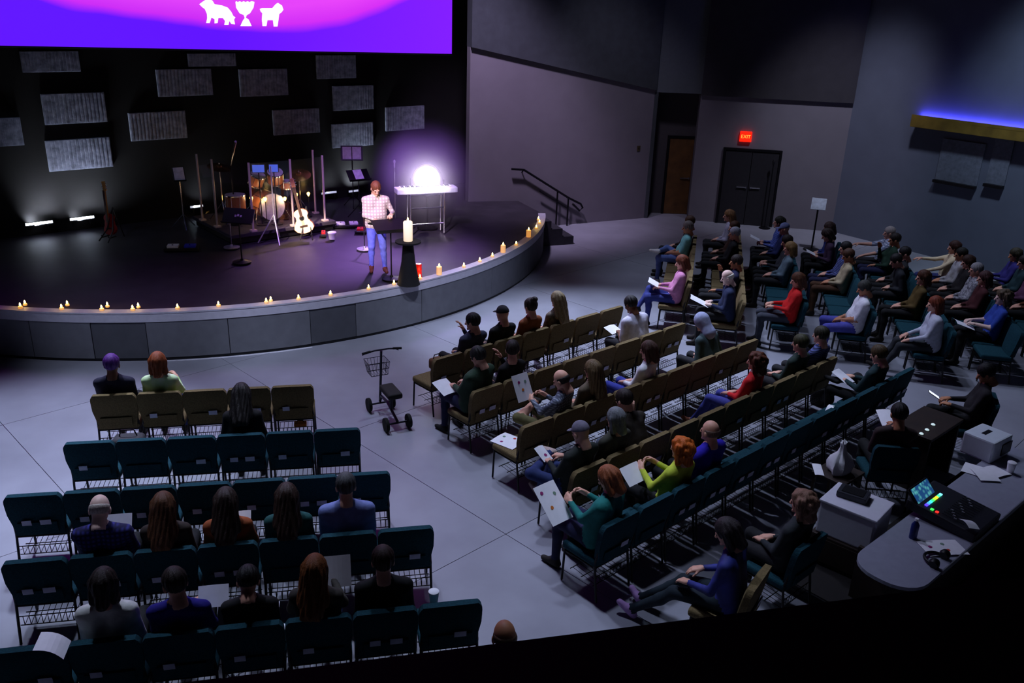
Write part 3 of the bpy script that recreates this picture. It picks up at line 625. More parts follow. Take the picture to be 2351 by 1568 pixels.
MB().tube([(0, 0, hz-.38), (0, 0, .02)], .02, 8).build('pole', DARKMETAL, o, True); MB().lathe([(.22, 0), (.22, .02), (.03, .05)], n=20).build('base', DARKMETAL, o, True)
lp = LP+tow*.10
light('SPOT', 'stage_lamp_beam', tuple(lp), 300, (.78, .64, 1), tuple(EYE+np.array([-1, 3, -3.2])), spot_size=math.radians(150), spot_blend=.8, shadow_soft_size=.30)
# thin haze volume added to stand in for lens glare round the lamp
hb = bmesh.new(); bmesh.ops.create_uvsphere(hb, u_segments=28, v_segments=16, radius=1.38); hb.transform(Matrix.Translation(Vector(LP)))
hme = bpy.data.meshes.new('bloom'); hb.to_mesh(hme); hb.free(); ho = bpy.data.objects.new('lamp_bloom', hme); COL.objects.link(ho)
tag(ho, 'thin purple haze volume added round the glaring stage lamp', 'bloom', kind='stuff')
hm = bpy.data.materials.new('bloom'); hm.use_nodes = True; nt = hm.node_tree; nt.nodes.remove(nt.nodes['Principled BSDF']); hme.materials.append(hm)
vsn = nt.nodes.new('ShaderNodeVolumeScatter'); vsn.inputs['Color'].default_value = (.85, .75, 1, 1); vsn.inputs['Anisotropy'].default_value = .3
tcn = nt.nodes.new('ShaderNodeTexCoord'); sb = nt.nodes.new('ShaderNodeVectorMath'); sb.operation = 'SUBTRACT'; sb.inputs[1].default_value = tuple(LP); nt.links.new(tcn.outputs['Object'], sb.inputs[0])
ln = nt.nodes.new('ShaderNodeVectorMath'); ln.operation = 'LENGTH'; nt.links.new(sb.outputs[0], ln.inputs[0])
mr = nt.nodes.new('ShaderNodeMapRange'); mr.inputs[1].default_value = .1; mr.inputs[2].default_value = 1.34; mr.inputs[3].default_value = 1.0; mr.inputs[4].default_value = 0; nt.links.new(ln.outputs['Value'], mr.inputs[0])
pw_ = nt.nodes.new('ShaderNodeMath'); pw_.operation = 'POWER'; pw_.inputs[1].default_value = 2.6; nt.links.new(mr.outputs[0], pw_.inputs[0]); ml_ = nt.nodes.new('ShaderNodeMath'); ml_.operation = 'MULTIPLY'; ml_.inputs[1].default_value = 3.2; nt.links.new(pw_.outputs[0], ml_.inputs[0]); nt.links.new(ml_.outputs[0], vsn.inputs['Density']); nt.links.new(vsn.outputs[0], nt.nodes['Material Output'].inputs['Volume'])
# ------------------------------------------------------------------ bodies: one continuous surface per person
def f32(*a): return np.array(a, np.float32)
class Grid:
    def __init__(s, lo, hi, h):
        s.h = h; s.lo = np.array(lo, float); n = np.ceil((np.array(hi)-s.lo)/h).astype(int)+1; s.n = n
        s.ax = [(s.lo[i]+h*np.arange(n[i])).astype(np.float32) for i in range(3)]
        s.d = np.full(n, 9., np.float32); s.g = np.zeros(n, np.int8); s.gd = np.full(n, 9., np.float32)
    def sub(s, lo, hi):
        i0 = np.clip(np.floor((np.array(lo)-s.lo)/s.h).astype(int), 0, s.n-1); i1 = np.clip(np.ceil((np.array(hi)-s.lo)/s.h).astype(int)+1, 1, s.n)
        sl = tuple(slice(a, b) for a, b in zip(i0, i1))
        X = s.ax[0][sl[0]][:, None, None]; Y = s.ax[1][sl[1]][None, :, None]; Z = s.ax[2][sl[2]][None, None, :]
        return sl, X, Y, Z
    def put(s, sl, d, g, k):
        D = s.d[sl]; G = s.gd[sl]
        near = d < G; s.g[sl] = np.where(near, g, s.g[sl]); s.gd[sl] = np.minimum(G, d)
        if k > 0:
            hh = np.clip(.5+.5*(D-d)/k, 0, 1); s.d[sl] = D*(1-hh)+d*hh-k*hh*(1-hh)
        else: s.d[sl] = np.minimum(D, d)
    def cone(s, a, b, ra, rb, g=0, k=.035, pad=.09, sx=1.0):
        a = np.array(a, float); b = np.array(b, float); R = max(ra, rb)*max(sx, 1)+pad
        sl, X, Y, Z = s.sub(np.minimum(a, b)-R, np.maximum(a, b)+R)
        ba = b-a; L = ba @ ba+1e-9
        px, py, pz = X-np.float32(a[0]), Y-np.float32(a[1]), Z-np.float32(a[2])
        t = np.clip((px*ba[0]+py*ba[1]+pz*ba[2])/L, 0, 1).astype(np.float32)
        qx, qy, qz = (px-t*ba[0])/sx, py-t*ba[1], pz-t*ba[2]
        s.put(sl, np.sqrt(qx*qx+qy*qy+qz*qz)-(ra+(rb-ra)*t), g, k)
    def ell(s, c, r, g=0, k=.03, pad=.08):
        c = np.array(c, float); r = np.array(r, float); sl, X, Y, Z = s.sub(c-r-pad, c+r+pad)
        x, y, z = X-np.float32(c[0]), Y-np.float32(c[1]), Z-np.float32(c[2])
        k0 = np.sqrt((x/r[0])**2+(y/r[1])**2+(z/r[2])**2); k1 = np.sqrt((x/r[0]**2)**2+(y/r[1]**2)**2+(z/r[2]**2)**2)+1e-6
        s.put(sl, (k0*(k0-1)/k1).astype(np.float32), g, k)
    def nets(s):
        D = s.d; ins = D < 0; nx, ny, nz = s.n
        C = [D[i:nx-1+i, j:ny-1+j, k:nz-1+k] for i in (0, 1) for j in (0, 1) for k in (0, 1)]
        cnt = sum((c < 0).astype(np.int8) for c in C); act = (cnt > 0) & (cnt < 8)
        idx = np.full(act.shape, -1, np.int64); ii = np.argwhere(act); idx[act] = np.arange(len(ii))
        cv = np.stack([c[act] for c in C], 1); off = np.array([(i, j, k) for i in (0, 1) for j in (0, 1) for k in (0, 1)], float)
        acc = np.zeros((len(ii), 3)); n = np.zeros(len(ii))
        for a in range(8):
            for b in range(a+1, 8):
                if abs(off[a]-off[b]).sum() == 1:
                    va, vb = cv[:, a], cv[:, b]; m = (va < 0) != (vb < 0)
                    t = va/np.where(m, va-vb, 1); acc += np.where(m[:, None], off[a]+(off[b]-off[a])*t[:, None], 0); n += m
        V = s.lo+s.h*(ii+acc/n[:, None]); F = []; G = []
        for ax in range(3):
            sh = [slice(None)]*3; s0 = sh.copy(); s1 = sh.copy(); s0[ax] = slice(0, -1); s1[ax] = slice(1, None)
            a, b = ins[tuple(s0)], ins[tuple(s1)]; e = np.argwhere(a != b)
            u, v = (ax+1) % 3, (ax+2) % 3
            ok = (e[:, u] > 0) & (e[:, v] > 0) & (e[:, u] < s.n[u]-1) & (e[:, v] < s.n[v]-1); e = e[ok]
            if not len(e): continue
            q = []
            for du, dv in ((-1, -1), (0, -1), (0, 0), (-1, 0)):
                w_ = e.copy(); w_[:, u] += du; w_[:, v] += dv; q.append(idx[w_[:, 0], w_[:, 1], w_[:, 2]])
            q = np.stack(q, 1); fa = a[e[:, 0], e[:, 1], e[:, 2]]; q[~fa] = q[~fa][:, ::-1]
            gi = e.copy(); gi[~fa, ax] += 1; F.append(q); G.append(s.g[gi[:, 0], gi[:, 1], gi[:, 2]])
        return V, np.concatenate(F), np.concatenate(G)
def np_mesh(name, V, F, G, mats):
    me = bpy.data.meshes.new(name); nv, nf = len(V), len(F)
    me.vertices.add(nv); me.vertices.foreach_set('co', np.ascontiguousarray(V, np.float32).ravel())
    me.loops.add(nf*4); me.loops.foreach_set('vertex_index', np.ascontiguousarray(F, np.int32).ravel())
    me.polygons.add(nf); me.polygons.foreach_set('loop_start', np.arange(0, nf*4, 4, dtype=np.int32))
    for m in mats: me.materials.append(m)
    me.polygons.foreach_set('material_index', np.ascontiguousarray(G, np.int32))
    me.polygons.foreach_set('use_smooth', np.ones(nf, bool)); me.update(calc_edges=True); me.validate(); return me
def smooth_uni(V, F, it=1):
    for _ in range(it):
        acc = np.zeros_like(V); n = np.zeros(len(V))
        for a, b in ((0, 1), (1, 2), (2, 3), (3, 0)):
            np.add.at(acc, F[:, a], V[F[:, b]]); np.add.at(n, F[:, a], 1); np.add.at(acc, F[:, b], V[F[:, a]]); np.add.at(n, F[:, b], 1)
        V = V*.4+.6*acc/np.maximum(n, 1)[:, None]
    return V
# head template, origin at the base of the skull, +y is the face; groups 0 skin 4 eye 5 lips
def make_head():
    g = Grid((-.13, -.15, -.12), (.13, .17, .24), .0085)
    g.ell((0, -.012, .085), (.076, .094, .098), 0, .02); g.ell((0, .035, .02), (.056, .058, .075), 0, .03)
    g.cone((0, -.02, 0), (0, -.035, -.10), .054, .058, 0, .03)
    g.cone((0, .092, .065), (0, .112, .035), .010, .016, 0, .012)                       # nose
    g.ell((0, .088, -.035), (.022, .018, .018), 0, .02)                                 # chin
    for s in (-1, 1):
        g.ell((s*.08, -.005, .045), (.012, .022, .034), 0, .008); g.ell((s*.03, .080, .078), (.02, .012, .009), 0, .012)
        g.ell((s*.03, .0835, .060), (.013, .009, .0085), 4, .0)
    g.ell((0, .086, .0), (.024, .012, .007), 5, .004)
    V, F, G = g.nets(); return V, F, G
HEAD_T = make_head()
def make_hand(curl):
    g = Grid((-.08, -.04, -.10), (.08, .22, .05), .0062)
    g.cone((-.022, .01, 0), (-.028, .085, 0), .019, .017, 0, .015); g.cone((.0, .01, 0), (0, .09, 0), .019, .017, 0, .015); g.cone((.022, .01, 0), (.028, .08, 0), .019, .016, 0, .015)
    g.cone((0, -.03, 0), (0, .02, 0), .026, .024, 0, .02)
    for i, (x, L) in enumerate(((-.032, .072), (-.011, .082), (.011, .076), (.031, .060))):
        p = np.array([x, .092-.006*abs(i-1.2), 0]); a = 0
        for k, fr in enumerate((.45, .32, .23)):
            a += curl*(.55 if k == 0 else .8); q = p+np.array([x*.08*(k == 0), math.cos(a), -math.sin(a)])*L*fr; g.cone(p, q, .0098-.0008*k, .0092-.0009*k, 0, .004, .02); p = q
    g.cone((-.03, .025, -.004), (-.058, .06, -.02), .014, .0115, 0, .008, .03); g.cone((-.058, .06, -.02), (-.060, .092, -.034-.02*curl), .0105, .009, 0, .004, .03)
    V, F, G = g.nets(); return V, F, G
HAND_T = {'relaxed': make_hand(.45), 'grip': make_hand(.95)}
HAIR_T = {}
def make_hair(style):
    if style in HAIR_T: return HAIR_T[style]
    g = Grid((-.19, -.24, -.36), (.19, .17, .27), .0105)
    if style == 'cap':
        g.ell((0, -.014, .095), (.086, .104, .098)); sl, X, Y, Z = g.sub((-1, -1, -1), (1, 1, 1))
        g.d[sl] = np.maximum(g.d[sl], .085-Z+0*X+0*Y); g.cone((-.03, .08, .098), (.03, .08, .098), .012, .012, 0, .02); g.ell((0, .12, .094), (.062, .06, .010), 0, .01)
    elif style == 'fringe':                                     # bald crown, hair round the sides
        g.ell((0, -.02, .07), (.084, .098, .075)); sl, X, Y, Z = g.sub((-1, -1, -1), (1, 1, 1))
        g.d[sl] = np.maximum(np.maximum(g.d[sl], Z-.10+0*X+0*Y), Y-.02+0*X+0*Z); g.d[sl] = np.maximum(g.d[sl], .012-Z+0*X+0*Y)
    else:
        g.ell((0, -.018, .092), (.088, .106, .108))
        sl, X, Y, Z = g.sub((-1, -1, -1), (1, 1, 1))
        face = np.sqrt(((X)/.066)**2+((Y-.115)/.075)**2+((Z-.03)/.095)**2)-1                       # keep the face clear
        cut = .035 if style == 'short' else .0
        g.d[sl] = np.maximum(np.maximum(g.d[sl], -face*.06), (cut-.10*np.clip(-Y, 0, .1)*4-Z)*.8+0*X if style in ('short',) else -1+0*X+0*Y+0*Z)
        if style == 'bun': g.ell((0, -.10, .17), (.05, .05, .048), 0, .015); g.d[sl] = np.maximum(g.d[sl], .0-Z+0*X+0*Y)
        if style in ('bob', 'curly'):
            for s in (-1, 1): g.cone((s*.066, -.03, .08), (s*.072, -.02, -.06), .036, .034, 0, .03)
            g.cone((0, -.085, .08), (0, -.085, -.07), .05, .048, 0, .04)
        if style == 'curly':
            rs = np.random.RandomState(3)
            for k in range(46):
                v = rs.normal(size=3); v /= np.linalg.norm(v); v[1] = -abs(v[1]) if v[2] < .3 else v[1]
                g.ell(np.array([0, -.02, .07])+v*np.array([.095, .11, .11]), (.03, .03, .03), 0, .012)
        if style == 'long':
            for s in (-1, 1): g.cone((s*.062, -.03, .09), (s*.082, -.06, -.18), .036, .04, 0, .03)
            g.cone((0, -.08, .09), (0, -.115, -.24), .06, .058, 0, .04); g.cone((-.04, -.08, .05), (-.05, -.12, -.26), .05, .038, 0, .03); g.cone((.04, -.08, .05), (.05, -.12, -.26), .05, .038, 0, .03)
        if style == 'hood':
            g.ell((0, -.02, .085), (.105, .12, .125), 0, .02); g.d[sl] = np.maximum(g.d[sl], -face*.06); g.cone((0, -.06, .0), (0, -.07, -.11), .08, .10, 0, .04)
    V, F, G = g.nets()
    if style not in ('cap', 'hood', 'fringe'):                  # combed locks
        th = np.arctan2(V[:, 0], -(V[:, 1]+.02)); k = 1+.05*np.sin(th*13+V[:, 2]*14)+.03*np.sin(th*23-V[:, 2]*31)
        V[:, 0] *= k; V[:, 1] = (V[:, 1]+.02)*k-.02
    HAIR_T[style] = (V, F, G); return HAIR_T[style]
def rotm(rx=0, rz=0, ry=0):
    return np.array((Matrix.Rotation(rz, 3, 'Z') @ Matrix.Rotation(rx, 3, 'X') @ Matrix.Rotation(ry, 3, 'Y')))
def ik(a, b, l1, l2, pole):
    a, b = np.array(a, float), np.array(b, float); d = b-a; L = np.linalg.norm(d); Lm = min(L, (l1+l2)*.985); b = a+d/L*Lm; d = b-a; L = Lm
    x = (l1*l1-l2*l2+L*L)/(2*L); h = math.sqrt(max(l1*l1-x*x, 1e-6)); u = d/L; p = np.array(pole, float); p = p-u*(p @ u); p /= np.linalg.norm(p)+1e-9
    return a+u*x+p*h, b
SKIN = {'light': (226, 170, 145), 'tan': (196, 134, 98), 'brown': (120, 76, 54), 'pale': (240, 205, 190)}
def frame_to(yv, zhint):
    y = np.array(yv, float); y /= np.linalg.norm(y); z = np.array(zhint, float); z = z-y*(z @ y); z /= np.linalg.norm(z)+1e-9; x = np.cross(y, z); return np.stack([x, y, z], 1)
ARM = {'lap': ((.08, .12, .665), (.07, .14, .67)), 'knee': ((.14, .24, .655), (.14, .26, .655)), 'hold': ((.12, .22, .84), (.12, .22, .84)),
       'read': ((.11, .19, .74), (.11, .19, .74)), 'chin': ((.03, .10, 1.02), (.08, .14, .67)), 'fold': ((-.05, .14, .84), (-.07, .16, .80)), 'reach': ((.18, .55, .86), (.12, .30, .72))}
def add_person(label, pos, yaw, shirt, pants, hair=('short', (40, 30, 24)), skin='light', shoes=(40, 36, 34), lean=-8, turn=0, nod=12, hturn=0, arms='lap', legs='flat',
               sleeves='long', build=1.0, female=False, scale=1.0, z=0.0, res=.021, stand=False, wrists=None, ankles=None, knees=None, short_pants=False, extra=None, side=1, cat='person', hold=None):
    """local frame: x right hand side is +x, +y the way the body faces, z up; seated bodies sit on a 0.46 m seat"""
    o = thing('person', label, cat, (pos[0], pos[1], z), yaw)
    ph = math.radians(lean); tdir = np.array([0, math.sin(ph), math.cos(ph)]); sw = (.155 if female else .178)*(.5+.5*build)
    hip = np.array([0, -.10, .568+.10*(build-1)]) if not stand else np.array([0, 0, .93])
    TL = .50 if not stand else .53
    nb = hip+tdir*TL; Rt = rotm(0, math.radians(turn))
    tw = lambda v: hip*[1, 1, 0]*1.0+Rt @ (np.array(v, float)-hip*[1, 1, 0])
    g = Grid((-.48, -.36, -.01), (.48, .98, 1.30), res) if not stand else Grid((-.5, -.4, -.01), (.5, .55, 1.62), res)
    b = build; S_, K_, Pn, Sh = 1, 0, 2, 3
    chest = hip+tdir*TL*.70; belly = hip+tdir*TL*.30
    for s in (-1, 1):
        g.cone(hip+[s*.075*b, .0, .0], tw(chest+np.array([s*.085*b, 0, 0])), .108*b, .098*b, S_, .06)
    g.ell(tw(belly+np.array([0, .03*b, 0])), (.15*b, .115*b*(1+.5*(b-1)), .14), S_, .05)
    shp = {}
    for s in (-1, 1):
        sp = tw(nb-tdir*.085+np.array([s*sw, -.01, -.0])); shp[s] = sp
        g.cone(tw(nb-tdir*.03), sp, .062, .058*b, S_, .05)
    g.cone(tw(nb-tdir*.02), tw(nb+tdir*.05), .058, .055, K_, .02)
    # legs
    hipx = .092*b
    for s in (-1, 1):
        h = hip+np.array([s*hipx, .03, -.02]) if not stand else hip+np.array([s*.088, 0, -.04])
        if stand:
            kn = np.array([s*.105, .03, .50]); an = np.array([s*.115, -.02, .09])
            if ankles: an = np.array(ankles[s]); kn = (h+an)/2+np.array([0, .03, .0])
        else:
            kn = np.array([s*.125, .38, .555]); an = np.array([s*.13, .37, .09])
            if legs == 'wide': kn[0] *= 1.7; an[0] *= 1.7
            if legs == 'forward': an = np.array([s*.12, .62, .09]); kn[2] = .53
            if legs == 'extend': an = np.array([s*.10, .80, .09]); kn = np.array([s*.11, .40, .47])
            if legs == 'cross' and s == side: kn = np.array([s*.02, .38, .665]); an = np.array([-s*.17, .55, .36])
            if legs == 'figure4' and s == side: kn = np.array([s*.34, .24, .66]); an = np.array([-s*.10, .40, .69])
            if ankles and s in ankles: an = np.array(ankles[s])
            if knees and s in knees: kn = np.array(knees[s])
        g.cone(h, kn, .088*b, .062*(.5+.5*b), Pn, .04)
        cg = K_ if short_pants else Pn
        mid = kn+(an-kn)*.35+np.array([0, -.018, 0]); g.cone(kn, mid, .058, .056, cg, .03); g.cone(mid, an, .056, .043, cg, .03)
        fd = np.array([s*.12, 1, 0.]); sh = an-kn; sh /= np.linalg.norm(sh); fd = fd-sh*(fd @ sh)*.9; fd /= np.linalg.norm(fd)
        dn = np.array([0, 0, -1.]) if abs(sh[2]) > .5 else sh; heel = an+dn*.045-fd*.035; toe = an+dn*.052+fd*.155
        g.cone(heel, toe, .040, .034, Sh, .025); g.cone(an, an+dn*.03+fd*.05, .044, .042, Sh, .02)
    # arms
    pr = ARM.get(arms, ARM['lap']); wr = {}
    for s, t in ((1, pr[0]), (-1, pr[1])):
        t = np.array([t[0]*s, t[1], t[2]])
        if stand and not wrists: t = np.array([s*.25, .06, .82])
        if wrists and s in wrists: t = np.array(wrists[s], float)
        el, wrp = ik(shp[s], t, .285, .25, (s*.48, -.35, -.9))
        fg = K_ if sleeves in ('short', 'none') else S_; ug = K_ if sleeves == 'none' else S_
        g.cone(shp[s], el, .054*(.4+.6*b), .043, ug, .03); 
        if sleeves == 'short': g.cone(shp[s], shp[s]+(el-shp[s])*.75, .060, .056, S_, .02)
        g.cone(el, wrp, .043, .031, fg, .02); wr[s] = (wrp, wrp-el)
    V, F, G = g.nets(); V = smooth_uni(V, F, 1)
    VV = [V]; FF = [F]; GG = [G]; n = len(V)
    def join(T, Rm, c, sc=1.0, flip=False, gmap=None):
        nonlocal n
        v, f, gg = T; v = v.copy()
        if flip: v[:, 0] *= -1; f = f[:, ::-1]
        VV.append((v*sc) @ Rm.T+np.array(c)); FF.append(f+n); GG.append(gg if gmap is None else np.full(len(gg), gmap)); n += len(v)
    hr = rotm(math.radians(-nod), math.radians(hturn+turn)); hb = tw(nb+tdir*.085)+np.array([0, .02, 0])
    if legs == 'headdown': pass
    join(HEAD_T, hr, hb, 1.02)
    for s in (1, -1):
        wp_, fa = wr[s]; palm = 'grip' if (arms in ('hold', 'read') or (hold and s in hold)) else 'relaxed'
        up = np.array([0, 0, 1.]) if arms not in ('hold',) else np.array([s*.9, -.2, .3])
        fr = frame_to(fa+np.array([0, 0, -.02]), up); join(HAND_T[palm], fr, wp_+fa/np.linalg.norm(fa)*.015, .95, flip=(s == 1) == False)
    V = np.concatenate(VV)*scale; F = np.concatenate(FF); G = np.concatenate(GG)
    if stand is False and scale != 1: V[:, 2] += .46*(1-scale)
    skm = mat('skin_'+skin, SKIN[skin], .55, var=.06, scale=30)
    def cl(c, nm):
        if isinstance(c, bpy.types.Material): return c
        return mat('%s_%d_%d_%d' % ((nm,)+tuple(c)), c, .85, var=.14, scale=18, bump=.25)
    me = np_mesh('body', V, F, G, [skm, cl(shirt, 'cloth'), cl(pants, 'cloth'), cl(shoes, 'shoe'), mat('eye_dark', (30, 22, 20), .2, var=0), mat('lips', (170, 90, 84), .5, var=.05)])
    ob = bpy.data.objects.new('body', me); COL.objects.link(ob); ob.parent = o
    st_, hc = hair
    if st_ != 'bald':
        hv, hf, hg = make_hair(st_); hv = ((hv*1.02) @ hr.T+hb)*scale
        if scale != 1 and not stand: hv[:, 2] += .46*(1-scale)
        hm = mat('hair_%d_%d_%d' % tuple(hc), hc, .6, var=.4, scale=26, bump=.35, kind='hair') if st_ not in ('cap', 'hood') else cl(hc, 'cloth')
        ho = bpy.data.objects.new('cap' if st_ == 'cap' else 'hood' if st_ == 'hood' else 'hair', np_mesh('hair', hv, hf, hg, [hm])); COL.objects.link(ho); ho.parent = o
    o['_hb'] = tuple(hb); return o
def loc2w(pos, yaw, v, z=0):
    c, s = math.cos(yaw), math.sin(yaw); return np.array([pos[0]+c*v[0]-s*v[1], pos[1]+s*v[0]+c*v[1], z+v[2]])
# sheets of paper
DOT = [mat('print_magenta', (150, 40, 110), .7), mat('print_orange', (210, 120, 50), .7), mat('print_green', (120, 150, 130), .7), mat('print_red', (190, 60, 50), .7)]
def paper(label, p, yaw, tilt, size=(.22, .28), dots=((-.05, .07, 0), (.05, .06, 2), (-.02, -.03, 1)), group=None, roll=0, curl=.02):
    o = thing('paper_sheet', label, 'paper', p, yaw, group); o.rotation_euler = (tilt, roll, yaw)
    m = MB(); nx = 7; vs = []; fs = []
    for j in range(2):
        for i in range(nx):
            t = i/(nx-1)-.5; vs.append((t*size[0], (j-.5)*size[1], curl*math.cos(t*math.pi)))
    for i in range(nx-1): fs.append((i, i+1, nx+i+1, nx+i))
    m.add(vs, fs); sh = m.build('sheet', WHITE, o); md = sh.modifiers.new('thickness', 'SOLIDIFY'); md.thickness = .0015
    for x, y, c in dots:
        zc = curl*math.cos(x/size[0]*math.pi)+.0022
        MB().lathe([(.019, 0), (.019, .0008)], (x, y, zc), 10).build('print', DOT[c], o)
    return o
# ------------------------------------------------------------------ chairs
def fabric(nm, c): return mat(nm, c, .92, spec=.2, var=.22, scale=60, bump=.3)
TAN, TEAL = fabric('tan_fabric', (112, 97, 66)), fabric('teal_fabric', (22, 62, 72))
FRAME = mat('chair_frame', (36, 34, 36), .45, .5, var=.1)
CARD = mat('pocket_card', (205, 205, 225), .8, var=.1)
def chair_protos(fab):
    L = []
    def keep(o): L.append(o); return o
    seat = MB().rbox((0, .02, .425), (.50, .46, .085), .035, seg=3)
    keep(seat.build('seat', fab, None, True))
    # backrest: rounded, wider at the shoulders, leaning back
    prof = []
    def hw(z):
        t = (z-.40)/.48
        w_ = .21+.048*min(1, t/.55)
        if t > .86: w_ -= .035*((t-.86)/.14)**2
        return w_
    zs_ = [.40, .43, .50, .58, .66, .74, .80, .835, .86, .875, .88]
    vs = []; fs = []; nx = 9
    for side in (0, 1):
        for z in zs_:
            h = hw(z); lean_ = -.185-(z-.40)*.17
            for i in range(nx):
                u = i/(nx-1)*2-1; rim = (1-abs(u)**4)*(1-((z-.64)/.245)**6 if abs(z-.64) < .245 else 0)
                vs.append((u*h, lean_+(.030+.028*rim if side == 0 else -.030-.012*rim), z))
    nz = len(zs_); o1 = nx*nz
    for j in range(nz-1):
        for i in range(nx-1):
            a = j*nx+i; fs.append((a, a+1, a+nx+1, a+nx)); fs.append((o1+a+1, o1+a, o1+a+nx, o1+a+nx+1))
    for i in range(nx-1):
        fs.append((i+1, i, o1+i, o1+i+1)); a = (nz-1)*nx+i; fs.append((a, a+1, o1+a+1, o1+a))
    for j in range(nz-1):
        a = j*nx; fs.append((a, a+nx, o1+a+nx, o1+a)); a = j*nx+nx-1; fs.append((a+nx, a, o1+a, o1+a+nx))
    keep(MB().add(vs, fs).build('backrest', fab, None, True))
    for s in (-1, 1):
        keep(MB().tube([(s*.235, .21, .40), (s*.24, .225, .012)], .0125, 7).build('leg', FRAME, None, True))
        keep(MB().tube([(s*.225, -.235, .64), (s*.235, -.19, .42), (s*.24, -.25, .012)], .0125, 7).build('leg', FRAME, None, True))
    keep(MB().tube([(-.235, .20, .375), (.235, .20, .375), (.235, -.19, .375), (-.235, -.19, .375), (-.235, .20, .375)], .011, 6).build('seat_frame', FRAME))
    rk = MB()
    for k in range(9): rk.tube([(-.2+.05*k, .12, .20), (-.2+.05*k, -.19, .17), (-.2+.05*k, -.20, .27)], .0035, 4)
    for y, z in ((.12, .20), (-.19, .17), (-.20, .27), (-.03, .185)): rk.tube([(-.235, y, z), (.235, y, z)], .005, 5)
    keep(rk.build('book_rack', FRAME))
    pk = MB().rbox((0, -.258, .51), (.36, .014, .13), .005, 0, .17); pk.build
    keep(pk.build('card_pocket', fab, None))
    for x, w_ in ((-.09, .085), (.08, .10)):
        keep(MB().box((x, -.280, .575), (w_, .003, .06), 0, 0, .17).build('card', CARD, None))
    for o in L: COL.objects.unlink(o)
    return L
PROTO = {'tan': chair_protos(TAN), 'teal': chair_protos(TEAL)}
PAIR = {'tan': 0, 'teal': 0}
rng = random.Random(4)
CHAIRS = {}                    # row name -> list of [pos, yaw, colour, taken label]
ROWTXT = {}
def add_row(name, centres, yaw, colour, text):
    CHAIRS[name] = [[np.array(c[:2]), yaw, colour, None] for c in centres]; ROWTXT[name] = text
def row_between(name, l, r, n, colour, text, z=.87):
    a, b = P(*l, z)[:2], P(*r, z)[:2]; d = (b-a)/np.linalg.norm(b-a); nr = np.array([-d[1], d[0]])
    a = b-d*max(np.linalg.norm(b-a), n*.5225)
    add_row(name, [a+(b-a)*(k+.5)/n+nr*.265 for k in range(n)], math.atan2(d[1], d[0]), colour, text)
row_between('L1', (205, 910), (720, 885), 5, 'tan', 'in the front row of five')
row_between('L2', (143, 1020), (828, 985), 6, 'teal', 'in the row of six')
row_between('L3', (5, 1142), (897, 1085), 7, 'teal', 'in the unoccupied row of seven')
row_between('L4', (0, 1295), (997, 1210), 7, 'teal', 'in the row of the bald man')
row_between('L5', (20, 1495), (1108, 1380), 7, 'teal', 'in the last row below the balcony')
MA = math.radians(42.2); MU = rot2(MA); MN = np.array([-MU[1], MU[0]])
mrow = lambda u0, u1, n, nn: [MU*(u0+(u1-u0)*(k+.5)/n)+MN*(nn+.265) for k in range(n)]
def mid(name, l, r, n, colour, text):
    a, b = P(*l, .87)[:2], P(*r, .87)[:2]; nn = (a @ MN+b @ MN)/2
    u0, u1 = a @ MU, b @ MU; ex_ = max(0, n*.528-(u1-u0))           # linked chairs touch but do not cut into each other
    add_row(name, mrow(u0, u1+ex_, n, nn), MA, colour, text)
mid('A', (998, 832), (1425, 700), 7, 'tan', 'in the front slanted row')
mid('B', (1085, 905), (1570, 740), 8, 'tan', 'in the second slanted row')
mid('C', (1195, 985), (1740, 778), 9, 'tan', 'in the third slanted row')
mid('D', (1315, 1090), (1920, 818), 10, 'tan', 'in the fourth slanted row')
mid('E', (1365, 1205), (2100, 855), 12, 'teal', 'in the teal slanted row')
RAg = math.radians(78); RVv = rot2(RAg); RNn = np.array([-RVv[1], RVv[0]])
for i, (s, t0, t1, c) in enumerate([(-.28, 14.9, 19.0, 'tan'), (.64, 14.2, 19.6, 'tan'), (1.66, 14.45, 19.4, 'teal'), (2.72, 14.3, 19.4, 'teal'), (3.80, 13.75, 19.2, 'teal'), (4.86, 14.05, 18.8, 'teal'), (5.92, 14.4, 18.4, 'teal')]):
    n = int((t1-t0)/.54)
    add_row('R%d' % (i+1), [-RNn*s+RVv*(t0+.54*(k+.5)) for k in range(n)], RAg, c, 'in the %s row facing across' % ('front', 'second', 'third', 'fourth', 'fifth', 'sixth', 'seventh')[i])
def seat_for(row, px, py, zh=1.20):
    best = None
    for k, (c, yaw, col, tk) in enumerate(CHAIRS[row]):
        if tk: continue
        h = loc2w(c, yaw, (0, -.10, zh)); x, y = proj(h); e = (x-px)**2+(y-py)**2
        if best is None or e < best[0]: best = (e, k)
    return best[1], math.sqrt(best[0])
def sit(row, px, py, label, shirt, pants, short=None, **kw):
    k, e = seat_for(row, px, py); c = CHAIRS[row][k]
    if e > 45: print('SEAT far', row, px, py, round(e), label)
    c[3] = short or label
    pp_ = c[0]+rot2(c[1]+math.pi/2)*(.042+.15*(kw.get('build', 1.0)-1))          # backs rest against the backrest
    o = add_person(label, pp_, c[1], shirt, pants, **kw); return pp_, c[1]
def held(label, c, v, size=(.22, .28), tilt=.7, yawd=0, dots=((-.05, .07, 0), (.05, .06, 2), (-.02, -.03, 1)), group=None, curl=.015):
    p = loc2w(c[0], c[1], v); return paper(label, p, c[1]+yawd, tilt, size, dots, group, 0, curl)
NAVY = (26, 30, 66); DK = (26, 26, 30); JEANS = (52, 66, 120); JEANSL = (92, 112, 170); BLK = (16, 16, 18)
BR, DB, AUB, GREY, BLOND, RED, BLKH = (74, 46, 26), (34, 24, 20), (110, 52, 24), (150, 148, 150), (150, 118, 76), (176, 76, 24), (20, 18, 18)
